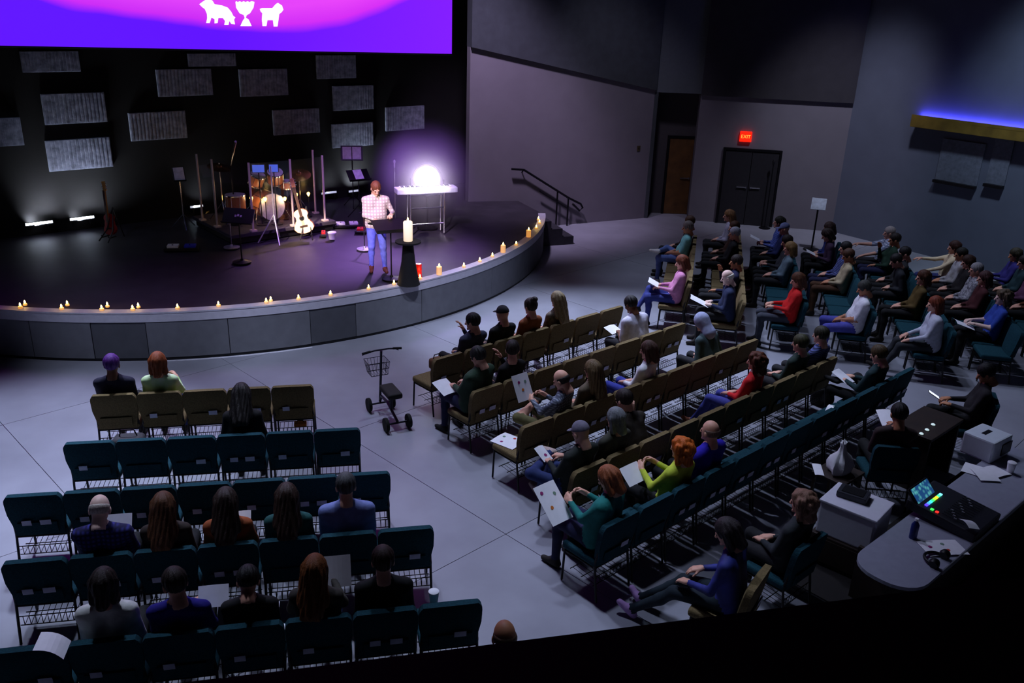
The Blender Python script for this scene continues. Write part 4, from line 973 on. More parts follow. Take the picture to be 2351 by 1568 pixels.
PLAIDG = mat('plaid_grey', (150, 160, 178), .85, kind='plaid', rgb2=(70, 76, 92), scale=9)
PLAIDN = mat('plaid_navy', (58, 60, 150), .85, kind='plaid', rgb2=(24, 24, 70), scale=8)
PLAIDB = mat('plaid_blue', (120, 140, 220), .85, kind='plaid', rgb2=(60, 76, 150), scale=9)
PLAIDW = mat('plaid_white', (225, 226, 240), .85, kind='plaid', rgb2=(110, 124, 150), scale=7)
STRIPE = mat('stripe_blue', (90, 100, 160), .85, kind='stripe', rgb2=(24, 30, 60), scale=12)
PATT = mat('patterned_grey', (190, 190, 196), .85, var=.3, scale=26, rgb2=(60, 60, 70))
# ---- small block
sit('L1', 265, 856, 'person in dark navy jacket with purple-lit hair in the front row of five', (24, 22, 46), DK, 'seating the person with purple-lit hair', hair=('short', (84, 30, 120)), skin='brown', arms='lap', nod=8)  # purple light painted into the hair colour
sit('L1', 385, 872, 'auburn-haired person in white and lime top beside the purple-lit hair', mat('lime_white', (240, 240, 240), .8, var=.9, scale=4, rgb2=(170, 230, 60)), JEANS, 'seating the auburn-haired person in white and lime', hair=('bob', (140, 66, 26)), arms='hold', female=True)
sit('L2', 560, 950, 'dark long-haired person in black seated alone in the row of six', BLK, BLK, 'seating the lone person in black', hair=('long', (24, 18, 16)), lean=10, nod=30, arms='lap', female=True)
c = sit('L4', 205, 1175, 'nearly bald white-haired man in navy plaid shirt reading a white paper', PLAIDN, DK, 'seating the bald man in navy plaid', hair=('fringe', (190, 180, 170)), skin='pale', arms='read', nod=35, build=1.12)
held('white paper sheet held up by the bald man in navy plaid', c, (.0, 0.17, .84), (.32, .22), .9, dots=())
sit('L4', 365, 1195, 'woman with long brown hair and dark jacket beside the bald man', (50, 40, 34), DK, 'seating the long brown-haired woman in dark jacket', hair=('long', (88, 52, 26)), female=True, nod=25)
c = sit('L4', 505, 1190, 'person with dark brown hair in a rust orange sweater', (150, 74, 34), DK, 'seating the person in rust orange sweater', hair=('long', (44, 28, 20)), female=True, nod=25, arms='read')
held('small white card held by the person in rust orange sweater', c, (.10, 0.20, .80), (.12, .16), .8, dots=())
sit('L4', 645, 1180, 'woman with long dark brown hair in a teal top', (20, 78, 76), DK, 'seating the woman in teal top', hair=('long', (50, 30, 20)), female=True, nod=25)
sit('L4', 780, 1098, 'grey-haired man in a pale blue shirt sitting tall at the row end', (120, 132, 190), JEANS, 'seating the man in pale blue shirt', hair=('short', (74, 74, 76)), skin='light', lean=-2, build=1.15, nod=16, sleeves='short')
c = sit('L5', 235, 1365, 'dark-haired woman in a white cardigan in the last row', (226, 228, 222), DK, 'seating the woman in white cardigan', hair=('bob', (40, 28, 24)), female=True, nod=20, lean=-4, build=1.1)
c2 = sit('L5', 390, 1345, 'dark-haired person in a deep royal blue top reading', (30, 22, 130), DK, 'seating the person in royal blue top', hair=('short', (44, 32, 26)), arms='read', nod=20, hturn=25)
held('white leaflet held by the person in royal blue top', c2, (.20, 0.20, .80), (.24, .18), .8, dots=())
sit('L5', 555, 1385, 'bowed person in black between the blue top and the auburn hair', BLK, BLK, 'seating the bowed person in black', hair=('short', BLKH), lean=-8, nod=40, arms='lap', scale=.93)
c = sit('L5', 735, 1345, 'woman with long auburn hair holding a white paper', (60, 56, 50), JEANS, 'seating the woman with long auburn hair', hair=('long', (120, 66, 24)), female=True, arms='hold', nod=18, turn=-10)
held('white paper sheet held by the woman with long auburn hair', c, (.16, 0.24, .90), (.22, .26), 1.0, dots=())
sit('L5', 905, 1320, 'dark-haired man all in black at the end of the last row', BLK, BLK, 'seating the man all in black', hair=('short', (48, 30, 26)), lean=-4, nod=10)
# lone bald head near the parapet, on a chair of the next row
p = P(1155, 1447, 1.22); yl = math.radians(12); pos = np.array([p[0], p[1]])+rot2(yl+math.pi/2)*.10
bk_ = rot2(yl+math.pi/2)*.042; add_row('L6', [pos-bk_, pos-bk_-rot2(yl)*.54], yl, 'teal', 'nearly hidden by the balcony parapet')
CHAIRS['L6'][0][3] = 'seating the bald man behind the last row'
add_person('bald tan-headed man seated behind the last row by the balcony edge', pos, yl, DK, DK, hair=('fringe', (90, 64, 44)), skin='tan', nod=10)
# ---- middle block
sit('A', 1085, 755, 'dark-haired person in slate jacket at the scooter end of the front slanted row', (52, 56, 80), DK, 'seating the person in slate jacket', hair=('short', BLKH), hturn=25, arms='chin')
sit('A', 1130, 740, 'person in black jacket and dark cap in the front slanted row', BLK, DK, 'seating the person in dark cap', hair=('cap', (28, 26, 30)), arms='lap')
sit('A', 1187, 735, 'woman with a dark bun and rust top in the front slanted row', (130, 70, 34), DK, 'seating the woman with dark bun', hair=('bun', DB), female=True)
sit('A', 1248, 725, 'blond long-haired woman in patterned top in the front slanted row', mat('beige_pattern', (130, 116, 100), .85, var=.5, scale=20, rgb2=(70, 62, 56)), DK, 'seating the blond long-haired woman', hair=('long', (140, 124, 92)), female=True)
c = sit('B', 1105, 838, 'heavy man in dark green shirt holding a white paper at the aisle', (38, 62, 44), NAVY, 'seating the man in dark green shirt', hair=('short', BLKH), build=1.25, arms='read', nod=28, turn=12, shoes=BLK)
held('white paper sheet held by the man in dark green shirt', c, (-.20, 0.27, .715), (.24, .28), .35, dots=())
sit('B', 1172, 838, 'dark-clad person turning her face beside the man in green', BLK, BLK, 'seating the dark-clad person beside the man in green', hair=('short', DB), hturn=-40, female=True, arms='chin')
c = sit('B', 1467, 706, 'heavy man in a white tee leaning forward near the tan row end', (214, 212, 230), DK, 'seating the heavy man in white tee', hair=('short', BLKH), skin='brown', sleeves='short', build=1.25, lean=16, nod=30, arms='read')
held('white paper strip held by the heavy man in white tee', c, (-.02, 0.40, .72), (.24, .20), .3, dots=())
c = sit('C', 1295, 898, 'balding man in grey plaid jacket and olive shorts reading a printed leaflet', PLAIDG, (96, 92, 56), 'seating the balding man in grey plaid', hair=('fringe', DB), arms='hold', nod=30, turn=20, legs='figure4', side=-1, short_pants=True)
held('white leaflet with coloured prints held by the man in grey plaid', c, (-.16, 0.36, .98), (.26, .34), 1.1)
sit('C', 1342, 888, 'woman with long light brown hair beside the man in grey plaid', (96, 84, 66), DK, 'seating the woman with long light brown hair', hair=('long', (104, 84, 54)), female=True)
sit('C', 1494, 818, 'woman with pinned brown hair in a white top and blue jeans', (238, 240, 246), (44, 54, 150), 'seating the woman in white top and jeans', hair=('bob', (86, 60, 48)), female=True, nod=15, arms='lap', turn=15)
sit('C', 1636, 786, 'person in a pale grey hood near the row end', (60, 80, 82), DK, 'seating the person in pale grey hood', hair=('hood', (160, 168, 200)), lean=22, nod=30)
c = sit('D', 1348, 985, 'man in grey cap and blue jeans with crossed legs and bare shin', (30, 38, 34), (40, 54, 104), 'seating the man in grey cap', hair=('cap', (112, 108, 124)), legs='figure4', side=-1, arms='read', shoes=(190, 170, 160), nod=22, ankles={1: (.16, .62, .09)})
held('white card with purple print held by the man in grey cap', c, (-.08, 0.32, .78), (.13, .20), .5, dots=((0, -.03, 0),))
sit('D', 1402, 973, 'grey-haired person in dark olive coat beside the man in grey cap', (52, 54, 42), DK, 'seating the grey-haired person in olive coat', hair=('bob', (118, 122, 126)))
sit('D', 1475, 962, 'person with dark hair resting chin on hands in slate trousers', (44, 38, 30), (90, 96, 112), 'seating the person resting chin on hands', hair=('short', DB), lean=26, nod=20, arms='chin')
sit('D', 1755, 845, 'woman with curly auburn hair in a bright red cardigan and jeans', (222, 34, 38), (62, 66, 150), 'seating the woman in red cardigan', hair=('curly', (96, 48, 24)), female=True, turn=10, arms='lap', legs='forward', shoes=(190, 120, 90), nod=10)
sit('D', 1822, 802, 'dark olive-haired person in dark green jacket near the row end', (34, 52, 46), DK, 'seating the person in dark green jacket', hair=('short', (56, 56, 28)))
sit('D', 1888, 772, 'person in grey-blue patterned shirt at the tan row end', STRIPE, DK, 'seating the person in grey-blue patterned shirt', hair=('short', (40, 40, 22)))
c = sit('E', 1455, 1132, 'person with auburn hair in a teal jacket reading a big leaflet', (24, 118, 112), NAVY, 'seating the person in teal jacket', hair=('bob', (150, 84, 48)), arms='hold', turn=14, nod=30, female=True, build=1.15)
held('large white leaflet with coloured prints held by the person in teal jacket', c, (-.22, 0.36, .80), (.28, .42), .75, dots=((-.08, .13, 0), (.06, .08, 2), (-.05, -.04, 1)))
c = sit('E', 1560, 1090, 'woman with flaming orange hair in a lime green top', (190, 206, 60), DK, 'seating the woman in lime green top', hair=('curly', (200, 96, 20)), female=True, arms='hold', nod=10)
held('white paper sheet held by the woman in lime green top', c, (-.24, 0.24, .82), (.28, .22), .7, dots=())
sit('E', 1665, 985, 'bald man in a deep blue shirt in the teal row', (34, 14, 168), DK, 'seating the bald man in deep blue shirt', hair=('fringe', (120, 96, 84)), build=1.2, nod=6, skin='light')
c = sit('E', 2035, 830, 'brown-haired person in dark teal jacket with crossed legs and papers', (22, 50, 54), BLK, 'seating the person in dark teal jacket', hair=('short', (70, 54, 26)), arms='read', legs='figure4', nod=25, shoes=BLK, ankles={1: (-.10, .31, .70)})
held('white paper sheet on the lap of the person in dark teal jacket', c, (-.06, 0.26, .76), (.20, .28), .4, dots=())
# pink-shoed person behind the teal row, and the ones by the desk
p = P(1700, 1232, 1.22); pos = np.array([p[0], p[1]])+MN*.10
add_row('F', [pos-rot2(MA+.25+math.pi/2)*.042], MA+.25, 'teal', 'standing alone behind the teal slanted row')
CHAIRS['F'][0][2] = 'tan'; CHAIRS['F'][0][3] = 'standing alone behind the teal row'
add_person('dark-haired person in navy jacket with pink shoes stretching a leg', pos, MA+.25, mat('navy_painted_sheen', (26, 32, 76), .7, var=.7, scale=4, rgb2=(60, 70, 170)), (20, 34, 44), hair=('bob', (44, 36, 38)), shoes=(190, 150, 210), legs='extend', nod=30, arms='knee', lean=8)  # blue highlight painted into the jacket cloth as brighter patches
p = P(1832, 1140, 1.25); pos = np.array([p[0], p[1]])
add_row('G', [pos+MN*.058], MA, 'teal', 'at the sound desk beside the white box')
CHAIRS['G'][0][3] = 'seating the curly-haired person at the sound desk'
add_person('person with fluffy fair-brown hair in dark clothes beside the white box', pos+MN*.1, MA, (40, 46, 50), DK, hair=('curly', (150, 112, 92)), nod=12)
hy = MA-.8; hp_ = P(2046, 967, .84); off = loc2w((0, 0), hy, (.17, .44, 0)); pos = hp_[:2]-off[:2]
add_row('H', [pos-rot2(hy+math.pi/2)*.042], hy, 'teal', 'near the brown desk, facing the teal row end')
CHAIRS['H'][0][3] = 'seating the person reaching out with a paper'
add_person('dark-clad person reaching an arm out with a cream paper near the desk', pos, hy, (60, 44, 44), BLK, hair=('short', BLKH), skin='tan', wrists={1: (.17, .30, .84)}, sleeves='short', nod=20, hold=(1,))
paper('cream paper sheet in the outstretched hand near the desk', loc2w(pos, hy, (.17, .52, .84)), hy, .25, (.24, .30), (), None)
# ---- block by the exit doors
sit('R1', 1525, 500, 'dim figure in dark brown seated furthest along the crossing front row', (44, 30, 26), DK, 'seating the dim figure in dark brown', hair=('short', BR))
sit('R1', 1580, 506, 'grey-haired man in turquoise shirt, light jeans and white shoes', (130, 200, 196), JEANSL, 'seating the man in turquoise shirt', hair=('short', (120, 110, 104)), skin='tan', shoes=(220, 220, 214), sleeves='short', legs='figure4', nod=14, build=1.1)
c = sit('R1', 1562, 598, 'auburn-haired woman in a pink sweater and blue jeans reading', (206, 134, 176), (48, 58, 128), 'seating the woman in pink sweater', hair=('bob', (106, 48, 22)), female=True, arms='read', nod=22, legs='cross', build=1.12, shoes=DK)
held('folded white booklet held by the woman in pink sweater', c, (.0, 0.32, .80), (.30, .20), .45, dots=())
sit('R2', 1680, 478, 'fair-haired woman in a pale grey top at the door end', (170, 165, 184), DK, 'seating the fair-haired woman in pale grey', hair=('long', (136, 96, 60)), female=True, lean=2)
sit('R2', 1660, 520, 'brown-haired person in dark brown clothes before the fair-haired woman', (60, 34, 24), DK, 'seating the person in dark brown clothes', hair=('short', BR), hturn=20)
sit('R2', 1630, 545, 'white-haired person in black coat in the crossing second row', BLK, BLK, 'seating the white-haired person in black coat', hair=('short', (170, 172, 182)))
sit('R2', 1650, 600, 'person in a navy coat with hands raised to the face', NAVY, DK, 'seating the person in navy coat with raised hands', hair=('short', DB), skin='tan', arms='chin')
c = sit('R2', 1668, 636, 'white-headed man in dark blue jacket holding a white folder', (24, 36, 70), BLK, 'seating the white-headed man in dark blue', hair=('fringe', (220, 214, 200)), skin='pale', arms='read', nod=25, build=1.15, lean=4)
held('white folder held by the white-headed man in dark blue', c, (.0, 0.40, .76), (.26, .34), .4, dots=())
sit('R3', 1692, 604, 'blond person with pale collar behind the white-headed man', (90, 110, 120), DK, 'seating the blond person with pale collar', hair=('bob', (130, 100, 60)), female=True)
sit('R3', 1737, 538, 'person in navy with a white-trimmed cap', (30, 40, 90), BLK, 'seating the person with white-trimmed cap', hair=('cap', (120, 128, 170)))
c = sit('R3', 1797, 520, 'woman with very long dark hair in a blue plaid shirt', PLAIDB, DK, 'seating the woman in blue plaid', hair=('long', (34, 32, 20)), female=True, arms='read', nod=6, lean=0, skin='light')
held('white booklet held by the woman in blue plaid', c, (.0, 0.38, .84), (.26, .22), .4, dots=())
c = sit('R3', 1826, 642, 'brown-haired woman in a bright red sweater', (212, 26, 26), (60, 64, 76), 'seating the woman in bright red sweater', hair=('bob', (92, 54, 30)), female=True, arms='read', nod=20, build=1.1)
p = loc2w(c[0], c[1], (.05, .34, .66)); 
sit('R4', 1905, 514, 'dark-haired man in a navy and blue jacket near the sign stand', (30, 44, 110), BLK, 'seating the man in navy and blue jacket', hair=('bob', (60, 40, 34)), lean=4, nod=20)
c = sit('R4', 1892, 598, 'person in dark blue stripes with a white scarf', STRIPE, NAVY, 'seating the person in dark blue stripes', hair=('short', BLKH))
sit('R4', 1937, 580, 'ruddy bearded man with a cream sweater and brown hair', (170, 156, 124), BR, 'seating the ruddy man in cream sweater', hair=('short', BR), skin='tan', nod=25)
sit('R4', 1977, 658, 'dark-haired man in a white tee and blue jeans resting an arm', (236, 236, 246), (84, 86, 180), 'seating the man in white tee and jeans', hair=('short', (60, 62, 56)), skin='tan', sleeves='short', build=1.2, nod=25, legs='wide')
sit('R5', 2030, 537, 'grey-haired man in white patterned shirt stretching an arm', PLAIDW, DK, 'seating the man in white patterned shirt', hair=('short', (160, 150, 146)), build=1.1, arms='reach', sleeves='short')
sit('R5', 1978, 542, 'person in dark green with raised tan hand', (22, 52, 36), NAVY, 'seating the person in dark green', hair=('short', DB), skin='tan', arms='chin')
sit('R5', 2040, 625, 'person in dark coat with a white cloth on the lap', (24, 28, 34), DK, 'seating the person with white cloth', hair=('short', BLKH), lean=15, nod=30)
sit('R5', 2107, 634, 'brown-haired woman in ochre and black', (84, 66, 24), BLK, 'seating the woman in ochre and black', hair=('bob', (76, 40, 20)), female=True)
sit('R5', 2172, 700, 'auburn-haired woman in a long pale grey cardigan', (186, 190, 204), (40, 44, 48), 'seating the woman in pale grey cardigan', hair=('bob', (118, 50, 24)), female=True, build=1.2, legs='forward', arms='knee', lean=4)
sit('R6', 2150, 545, 'dark-haired woman in cream sleeves', (226, 206, 168), (40, 48, 100), 'seating the woman in cream sleeves', hair=('bob', (60, 30, 20)), female=True, arms='reach')
sit('R6', 2175, 560, 'man with swept dark hair in brown and white', mat('brown_white', (90, 72, 50), .85, var=.9, scale=5, rgb2=(200, 200, 206)), DK, 'seating the man in brown and white', hair=('short', (30, 30, 22)), skin='tan')
sit('R6', 2187, 655, 'grey-haired person in patterned grey and green', PATT, DK, 'seating the person in patterned grey', hair=('short', GREY))
sit('R6', 2272, 645, 'person with dark red hair in maroon', (70, 26, 30), BLK, 'seating the person in maroon', hair=('bob', (70, 40, 40)), female=True)
c = sit('R6', 2302, 700, 'olive-haired person in blue with bare arms holding papers', (44, 74, 170), DK, 'seating the person in blue with bare arms', hair=('curly', (96, 80, 60)), skin='pale', sleeves='short', arms='read')
held('white paper sheet held by the person in blue with bare arms', c, (-.06, 0.34, .70), (.24, .30), .3, dots=())
c = sit('R7', 2295, 556, 'dark-haired person in purple-blue near the slate wall', (42, 34, 110), BLK, 'seating the person in purple-blue', hair=('bob', (50, 44, 26)), arms='read', skin='tan', nod=20)
held('white folder held by the person in purple-blue', c, (.0, 0.42, .78), (.34, .20), .3, dots=())
sit('R7', 2340, 660, 'person in plum by the slate wall', (90, 50, 80), BLK, 'seating the person in plum', hair=('short', DB))
sit('R7', 2345, 722, 'person with brown hair in rust brown', (96, 50, 26), BLK, 'seating the person in rust brown', hair=('bob', BR), female=True)
sit('R3', 1765, 572, 'person in charcoal jacket holding a pale booklet beside the blue plaid woman', (44, 46, 52), BLK, 'seating the person in charcoal jacket', hair=('short', DB), arms='read', nod=25)
c = sit('R4', 1862, 556, 'person in plum coat bowing over a white paper', (56, 34, 60), BLK, 'seating the person in plum coat', hair=('bob', (50, 36, 30)), lean=12, nod=35, arms='read', female=True)
held('white paper held by the bowing person in plum coat', c, (0, .34, .80), (.26, .20), .4, dots=())
sit('R5', 2078, 580, 'person in black fleece behind the man in patterned shirt', (22, 24, 28), BLK, 'seating the person in black fleece', hair=('short', BLKH), nod=20)
sit('R6', 2228, 606, 'brown-haired person in a black cardigan in the sixth row', (26, 22, 24), BLK, 'seating the person in black cardigan', hair=('bob', (58, 34, 24)), female=True, nod=20)
sit('R7', 2322, 600, 'person in dark teal fleece near the slate wall', (24, 52, 58), BLK, 'seating the person in dark teal fleece', hair=('short', DB), nod=18)
p = P(2235, 862, 1.15); pos = np.array([p[0], p[1]])
add_row('I', [pos-rot2(math.radians(160))*.042], math.radians(70), 'teal', 'beside the brown desk at the aisle')
CHAIRS['I'][0][3] = 'seating the person lit by a phone'
add_person('dark-clad person holding a bright phone at the aisle', pos, math.radians(70), (30, 26, 30), BLK, hair=('short', BLKH), skin='tan', arms='read', nod=30)
o = thing('phone', 'bright white phone in the hands of the dark-clad person at the aisle', 'phone', loc2w(pos, math.radians(70), (0, .40, .80)), math.radians(70)); o.rotation_euler = (.5, 0, math.radians(70))
MB().rbox((0, 0, 0), (.08, .16, .01), .003).build('case', BLACK, o); MB().box((0, 0, .006), (.072, .15, .002)).build('display', mat('phone_glow', (230, 236, 255), .4, var=0, emis=(225, 235, 255), estr=1.2), o)
# chairs under everyone and the empty ones
ORD = ['first', 'second', 'third', 'fourth', 'fifth', 'sixth', 'seventh', 'eighth', 'ninth', 'tenth', 'eleventh', 'twelfth']
for nm, L in CHAIRS.items():
    for k, (c, yaw, col, tk) in enumerate(L):
        n_ = len(L)-1-k if nm[0] == 'L' else k
        anchor = 'the scooter aisle' if nm[0] != 'R' else 'the slanted rows'
        if tk: lab = '%s church chair %s' % (col, tk)
        elif len(L) > 2: lab = 'empty %s chair, %s from %s, %s' % (col, ORD[n_], anchor, ROWTXT[nm])
        else: lab = 'empty %s church chair %s' % (col, ROWTXT[nm])
        o = thing('church_chair', lab, 'chair', (c[0], c[1], 0), yaw, 'church chairs '+ROWTXT[nm])
        kids(o, [p_ for p_ in PROTO[col] if not (p_.name.startswith('card') and not p_.name.startswith('card_pocket') and rng.random() < .35)])
# ------------------------------------------------------------------ the speaker on stage
p = P(866, 622, TH)
SPLAID = mat('speaker_plaid', (236, 222, 214), .85, kind='plaid', rgb2=(178, 160, 158), scale=6)
sy = math.radians(180+14)
spk = add_person('man in pale plaid shirt and blue jeans speaking at the music stand', (p[0], p[1]), sy, SPLAID, (100, 108, 216), hair=('short', (110, 60, 40)), skin='light', shoes=(110, 56, 36), stand=True, z=TH, res=.0135, lean=4, nod=32, hturn=10,
           wrists={1: (.06, .26, 1.06), -1: (-.26, .24, 1.14)}, ankles={1: (.10, -.04, .09), -1: (-.14, .10, .09)}, build=1.12, hold=(1, -1), scale=.95)
bl_ = MB().lathe([(.180, -.02), (.186, 0), (.180, .02)], n=28); bl_.v = [(x*1.03, y*.80+.004, z+.905) for x, y, z in bl_.v]; bl_.build('belt', BLACK, spk, True)
# ------------------------------------------------------------------ knee scooter
sp = P(893, 962, 0); ks = thing('knee_scooter', 'dark four-wheeled knee scooter with wire basket parked in the aisle', 'knee scooter', (sp[0], sp[1], 0), math.radians(28))
RUB = mat('rubber_tyre', (20, 22, 20), .9); KM = mat('scooter_frame', (40, 40, 52), .35, .5)
def wheel(x, y, nm='wheel'):
    wv_ = MB().lathe([(.06, -.02), (.095, -.022), (.10, 0), (.095, .022), (.06, .02)], (x, y, .10), 22, (1, 0, 0)).build(nm, RUB, ks, True)
    MB().lathe([(.06, -.018), (.06, .018)], (x, y, .10), 16, (1, 0, 0)).build('hub', mat('hub_grey', (150, 150, 160), .4, .5), wv_, True)
for x, y in ((-.17, .34), (.17, .34), (-.16, -.34), (.16, -.34)): wheel(x, y)
MB().tube([(-.17, .34, .10), (.17, .34, .10)], .014).build('front_axle', KM, ks, True); MB().tube([(-.16, -.34, .10), (.16, -.34, .10)], .014).build('rear_axle', KM, ks, True)
MB().tube([(0, .36, .12), (0, .30, .22), (0, .05, .24), (0, -.34, .12)], .02, 8).build('main_tube', KM, ks, True)
MB().tube([(0, .36, .12), (0, .30, .55), (0, .26, .92)], .018, 8).build('steering_column', KM, ks, True)
MB().tube([(-.27, .22, .93), (-.1, .25, .94), (.1, .25, .94), (.27, .22, .93)], .013, 8).build('handlebar', KM, ks, True)
for s in (-1, 1):
    MB().tube([(s*.16, .24, .938), (s*.28, .218, .932)], .018, 8).build('grip', RUB, ks, True); MB().tube([(s*.17, .27, .93), (s*.26, .29, .88)], .006, 6).build('brake_lever', KM, ks, True)
MB().rbox((0, -.10, .46), (.20, .40, .08), .03, seg=3).build('knee_pad', mat('knee_pad_black', (26, 24, 22), .8), ks, True); MB().tube([(0, -.10, .42), (0, -.10, .2)], .02, 8).build('pad_post', KM, ks, True)
bk = MB()
for z, s in ((.52, .8), (.61, .9), (.70, 1.0)): bk.tube([(-.15*s, .34, z), (.15*s, .34, z), (.15*s, .34+.24*s, z), (-.15*s, .34+.24*s, z), (-.15*s, .34, z)], .005, 5)
for k in range(7):
    x = -.15+.05*k; bk.tube([(x*.8, .34, .52), (x, .34, .70)], .003, 4); bk.tube([(x*.8, .34+.19, .52), (x, .58, .70)], .003, 4); bk.tube([(x*.8, .34, .52), (x*.8, .53, .52)], .003, 4)
for k in range(5):
    y = .34+.048*k
    for s in (-1, 1): bk.tube([(s*.12, .34+(y-.34)*.8, .52), (s*.15, y, .70)], .003, 4)
bk.build('wire_basket', KM, ks)
# ------------------------------------------------------------------ papers and clutter on seats
def on_seat(row, who, step):           # the middle of the seat next to somebody
    k = [i for i, c_ in enumerate(CHAIRS[row]) if c_[3] and who in c_[3]][0]+step; c_ = CHAIRS[row][k]
    q = loc2w(c_[0], c_[1], (0, .075, .470)); print('on_seat', who, c_[3], proj(q)); return q
def seat_thing(row, px, py, z=.475):
    return P(px, py, z)
paper('white sheets with coloured prints lying on the tan end seat', seat_thing('C', 1168, 1012), MA+.2, 0, (.30, .34), ((-.08, .05, 0), (.04, .10, 2), (.08, -.03, 3)), None, 0, .008)
paper('loose white paper lying on the tan seat beside the woman in red cardigan', on_seat('D', 'red cardigan', -1), MA-.3, 0, (.22, .28), (), None, 0, .02)
paper('spread of white papers lying on the teal row', on_seat('E', 'dark teal jacket', -1), MA+.3, 0, (.28, .27), ((.05, .05, 2),), None, 0, .03)
paper('white folded paper hanging on the teal chair back beside the white cardigan', P(120, 1482, .89), .2, .0, (.22, .20), (), None, .5, .03)
def cup(label, p, r=.045, h=.11):
    o = thing('paper_cup', label, 'cup', p); MB().lathe([(r*.75, 0), (r, h), (r*1.06, h+.005), (r*1.02, h+.012)], n=18).build('cup', WHITE, o, True); MB().lathe([(r*1.06, h+.006), (r*1.06, h+.018), (r*.8, h+.026)], n=18).build('lid', WHITE, o, True)
seat10 = [c_[:2] for c_ in CHAIRS['L5'] if c_[3] and 'bowed' in c_[3]][0]
cup('white lidded cup on the seat beside the auburn long-haired woman', loc2w(*seat10, (.212, .02, .468))); cup('white lidded cup beside the man all in black', P(996, 1385, .475))
paper('small white card lying on the teal seat beside the white cup', loc2w(*seat10, (.12, .27, .632)), .2, 0, (.14, .08), (), None, 0, .004)
def bag(label, p, s, c, yaw=0):
    o = thing('bag', label, 'bag', p, yaw); m = MB().rbox((0, 0, s[2]/2), s, min(s)*.3, seg=3); m.build('pouch', mat('bag_%d_%d_%d' % c, c, .8, var=.3, bump=.3), o, True)
    MB().tube([(-s[0]*.3, 0, s[2]*.9), (-s[0]*.2, 0, s[2]*1.35), (s[0]*.2, 0, s[2]*1.35), (s[0]*.3, 0, s[2]*.9)], .008, 6).build('strap', BLACK, o, True)
bag('small brown bag on the tan end chair of the front slanted row', P(1003, 845, .475), (.22, .14, .16), (110, 74, 44), MA)
bag('dark grey bag slumped on the seat behind the five tan chairs', P(300, 1040, .475), (.34, .22, .22), (48, 46, 50), .2)
bag('black backpack on the floor under the tan fourth row end', P(1880, 925, 0), (.28, .2, .30), (26, 24, 24), MA)
bag('orange pouch in the rack under the tan front row', P(690, 978, .21), (.16, .09, .06), (190, 110, 40), .2)
# sign on a post, mic pole by the doors
pp = W(1880, 468, K-np.array([.6, -.8])*4+np.array([-1.6, -1.4]), RW+np.array([-1.6, -1.4]))
o = thing('sign_stand', 'white tilted sign on a thin dark post before the slate wall', 'sign', (pp[0], pp[1], 0), math.radians(-20))
MB().rbox((0, -.02, pp[2]), (.34, .02, .30), .006, 0, -.6).build('panel', mat('sign_white', (190, 205, 220), .6), o); MB().tube([(0, 0, .03), (0, 0, pp[2])], .02, 8).build('post', DARKMETAL, o, True); MB().lathe([(.2, 0), (.2, .02), (.03, .05)], n=20).build('base', DARKMETAL, o, True)
q = P(1793, 560, .0); o = thing('microphone_stand', 'thin dark pole stand before the wall by the doors', 'microphone stand', (q[0], q[1]+1.6, 0))
MB().lathe([(.15, 0), (.15, .02), (.02, .04)], n=20).build('base', DARKMETAL, o, True); MB().tube([(0, 0, .03), (0, 0, 1.7)], .015, 8).build('pole', DARKMETAL, o, True); MB().lathe([(.02, 1.68), (.035, 1.72), (.035, 1.78), (.015, 1.82)], n=12).build('microphone', BLACK, o, True)
# ------------------------------------------------------------------ sound desk (frame: u along the rows, n towards the stage)
def un(u, n, z=0): v = MU*u+MN*n; return (v[0], v[1], z)
WOOD = mat('booth_walnut', (42, 30, 24), .6, var=.3, scale=5); LAM = mat('pale_laminate', (150, 152, 168), .45, var=.05)
o = thing('desk_platform', 'low dark carpeted platform under the sound desk', 'platform', un(8.85, 2.65), MA)
MB().prism([(-1.86, -.95), (1.95, -.95), (1.95, .65), (-.30, .65), (-.30, .95), (-1.86, .95)], 0, .12).build('deck', mat('platform_carpet', (26, 22, 22), .95), o); MB().box((-1.87, 0, .055), (.02, 1.9, .11)).build('edge_strip', DARKMETAL, o)
o = thing('sound_desk', 'long sound desk with pale rounded top and dark panels', 'desk', un(8.75, 2.60, .12), MA)
pts = []; x0, x1, y0, y1, r = -1.9, 1.8, -.36, .28, .28
for cx_, cy_, a in ((x0+r, y0+r, math.pi), (x1-.03, y0+.03, 1.5*math.pi), (x1-.03, y1-.03, 0), (x0+r, y1-r, .5*math.pi)):
    rr = r if cx_ < 0 else .03
    for k in range(7): t = a+k/6*math.pi/2; pts.append((cx_+rr*math.cos(t), cy_+rr*math.sin(t)))
MB().prism(pts, .57, .605).build('desktop', LAM, o)
MB().box((0, -.31, .32), (3.1, .03, .5)).build('front_panel', WOOD, o); 
for x in (-1.5, 0, 1.6): MB().box((x, .02, .285), (.04, .66, .57)).build('side_panel', WOOD, o)
MB().box((.2, -.366, .60), (3.1, .012, .05)).build('edge_strip', mat('edge_alu', (170, 172, 180), .35, .7), o)
dz = .12+.605
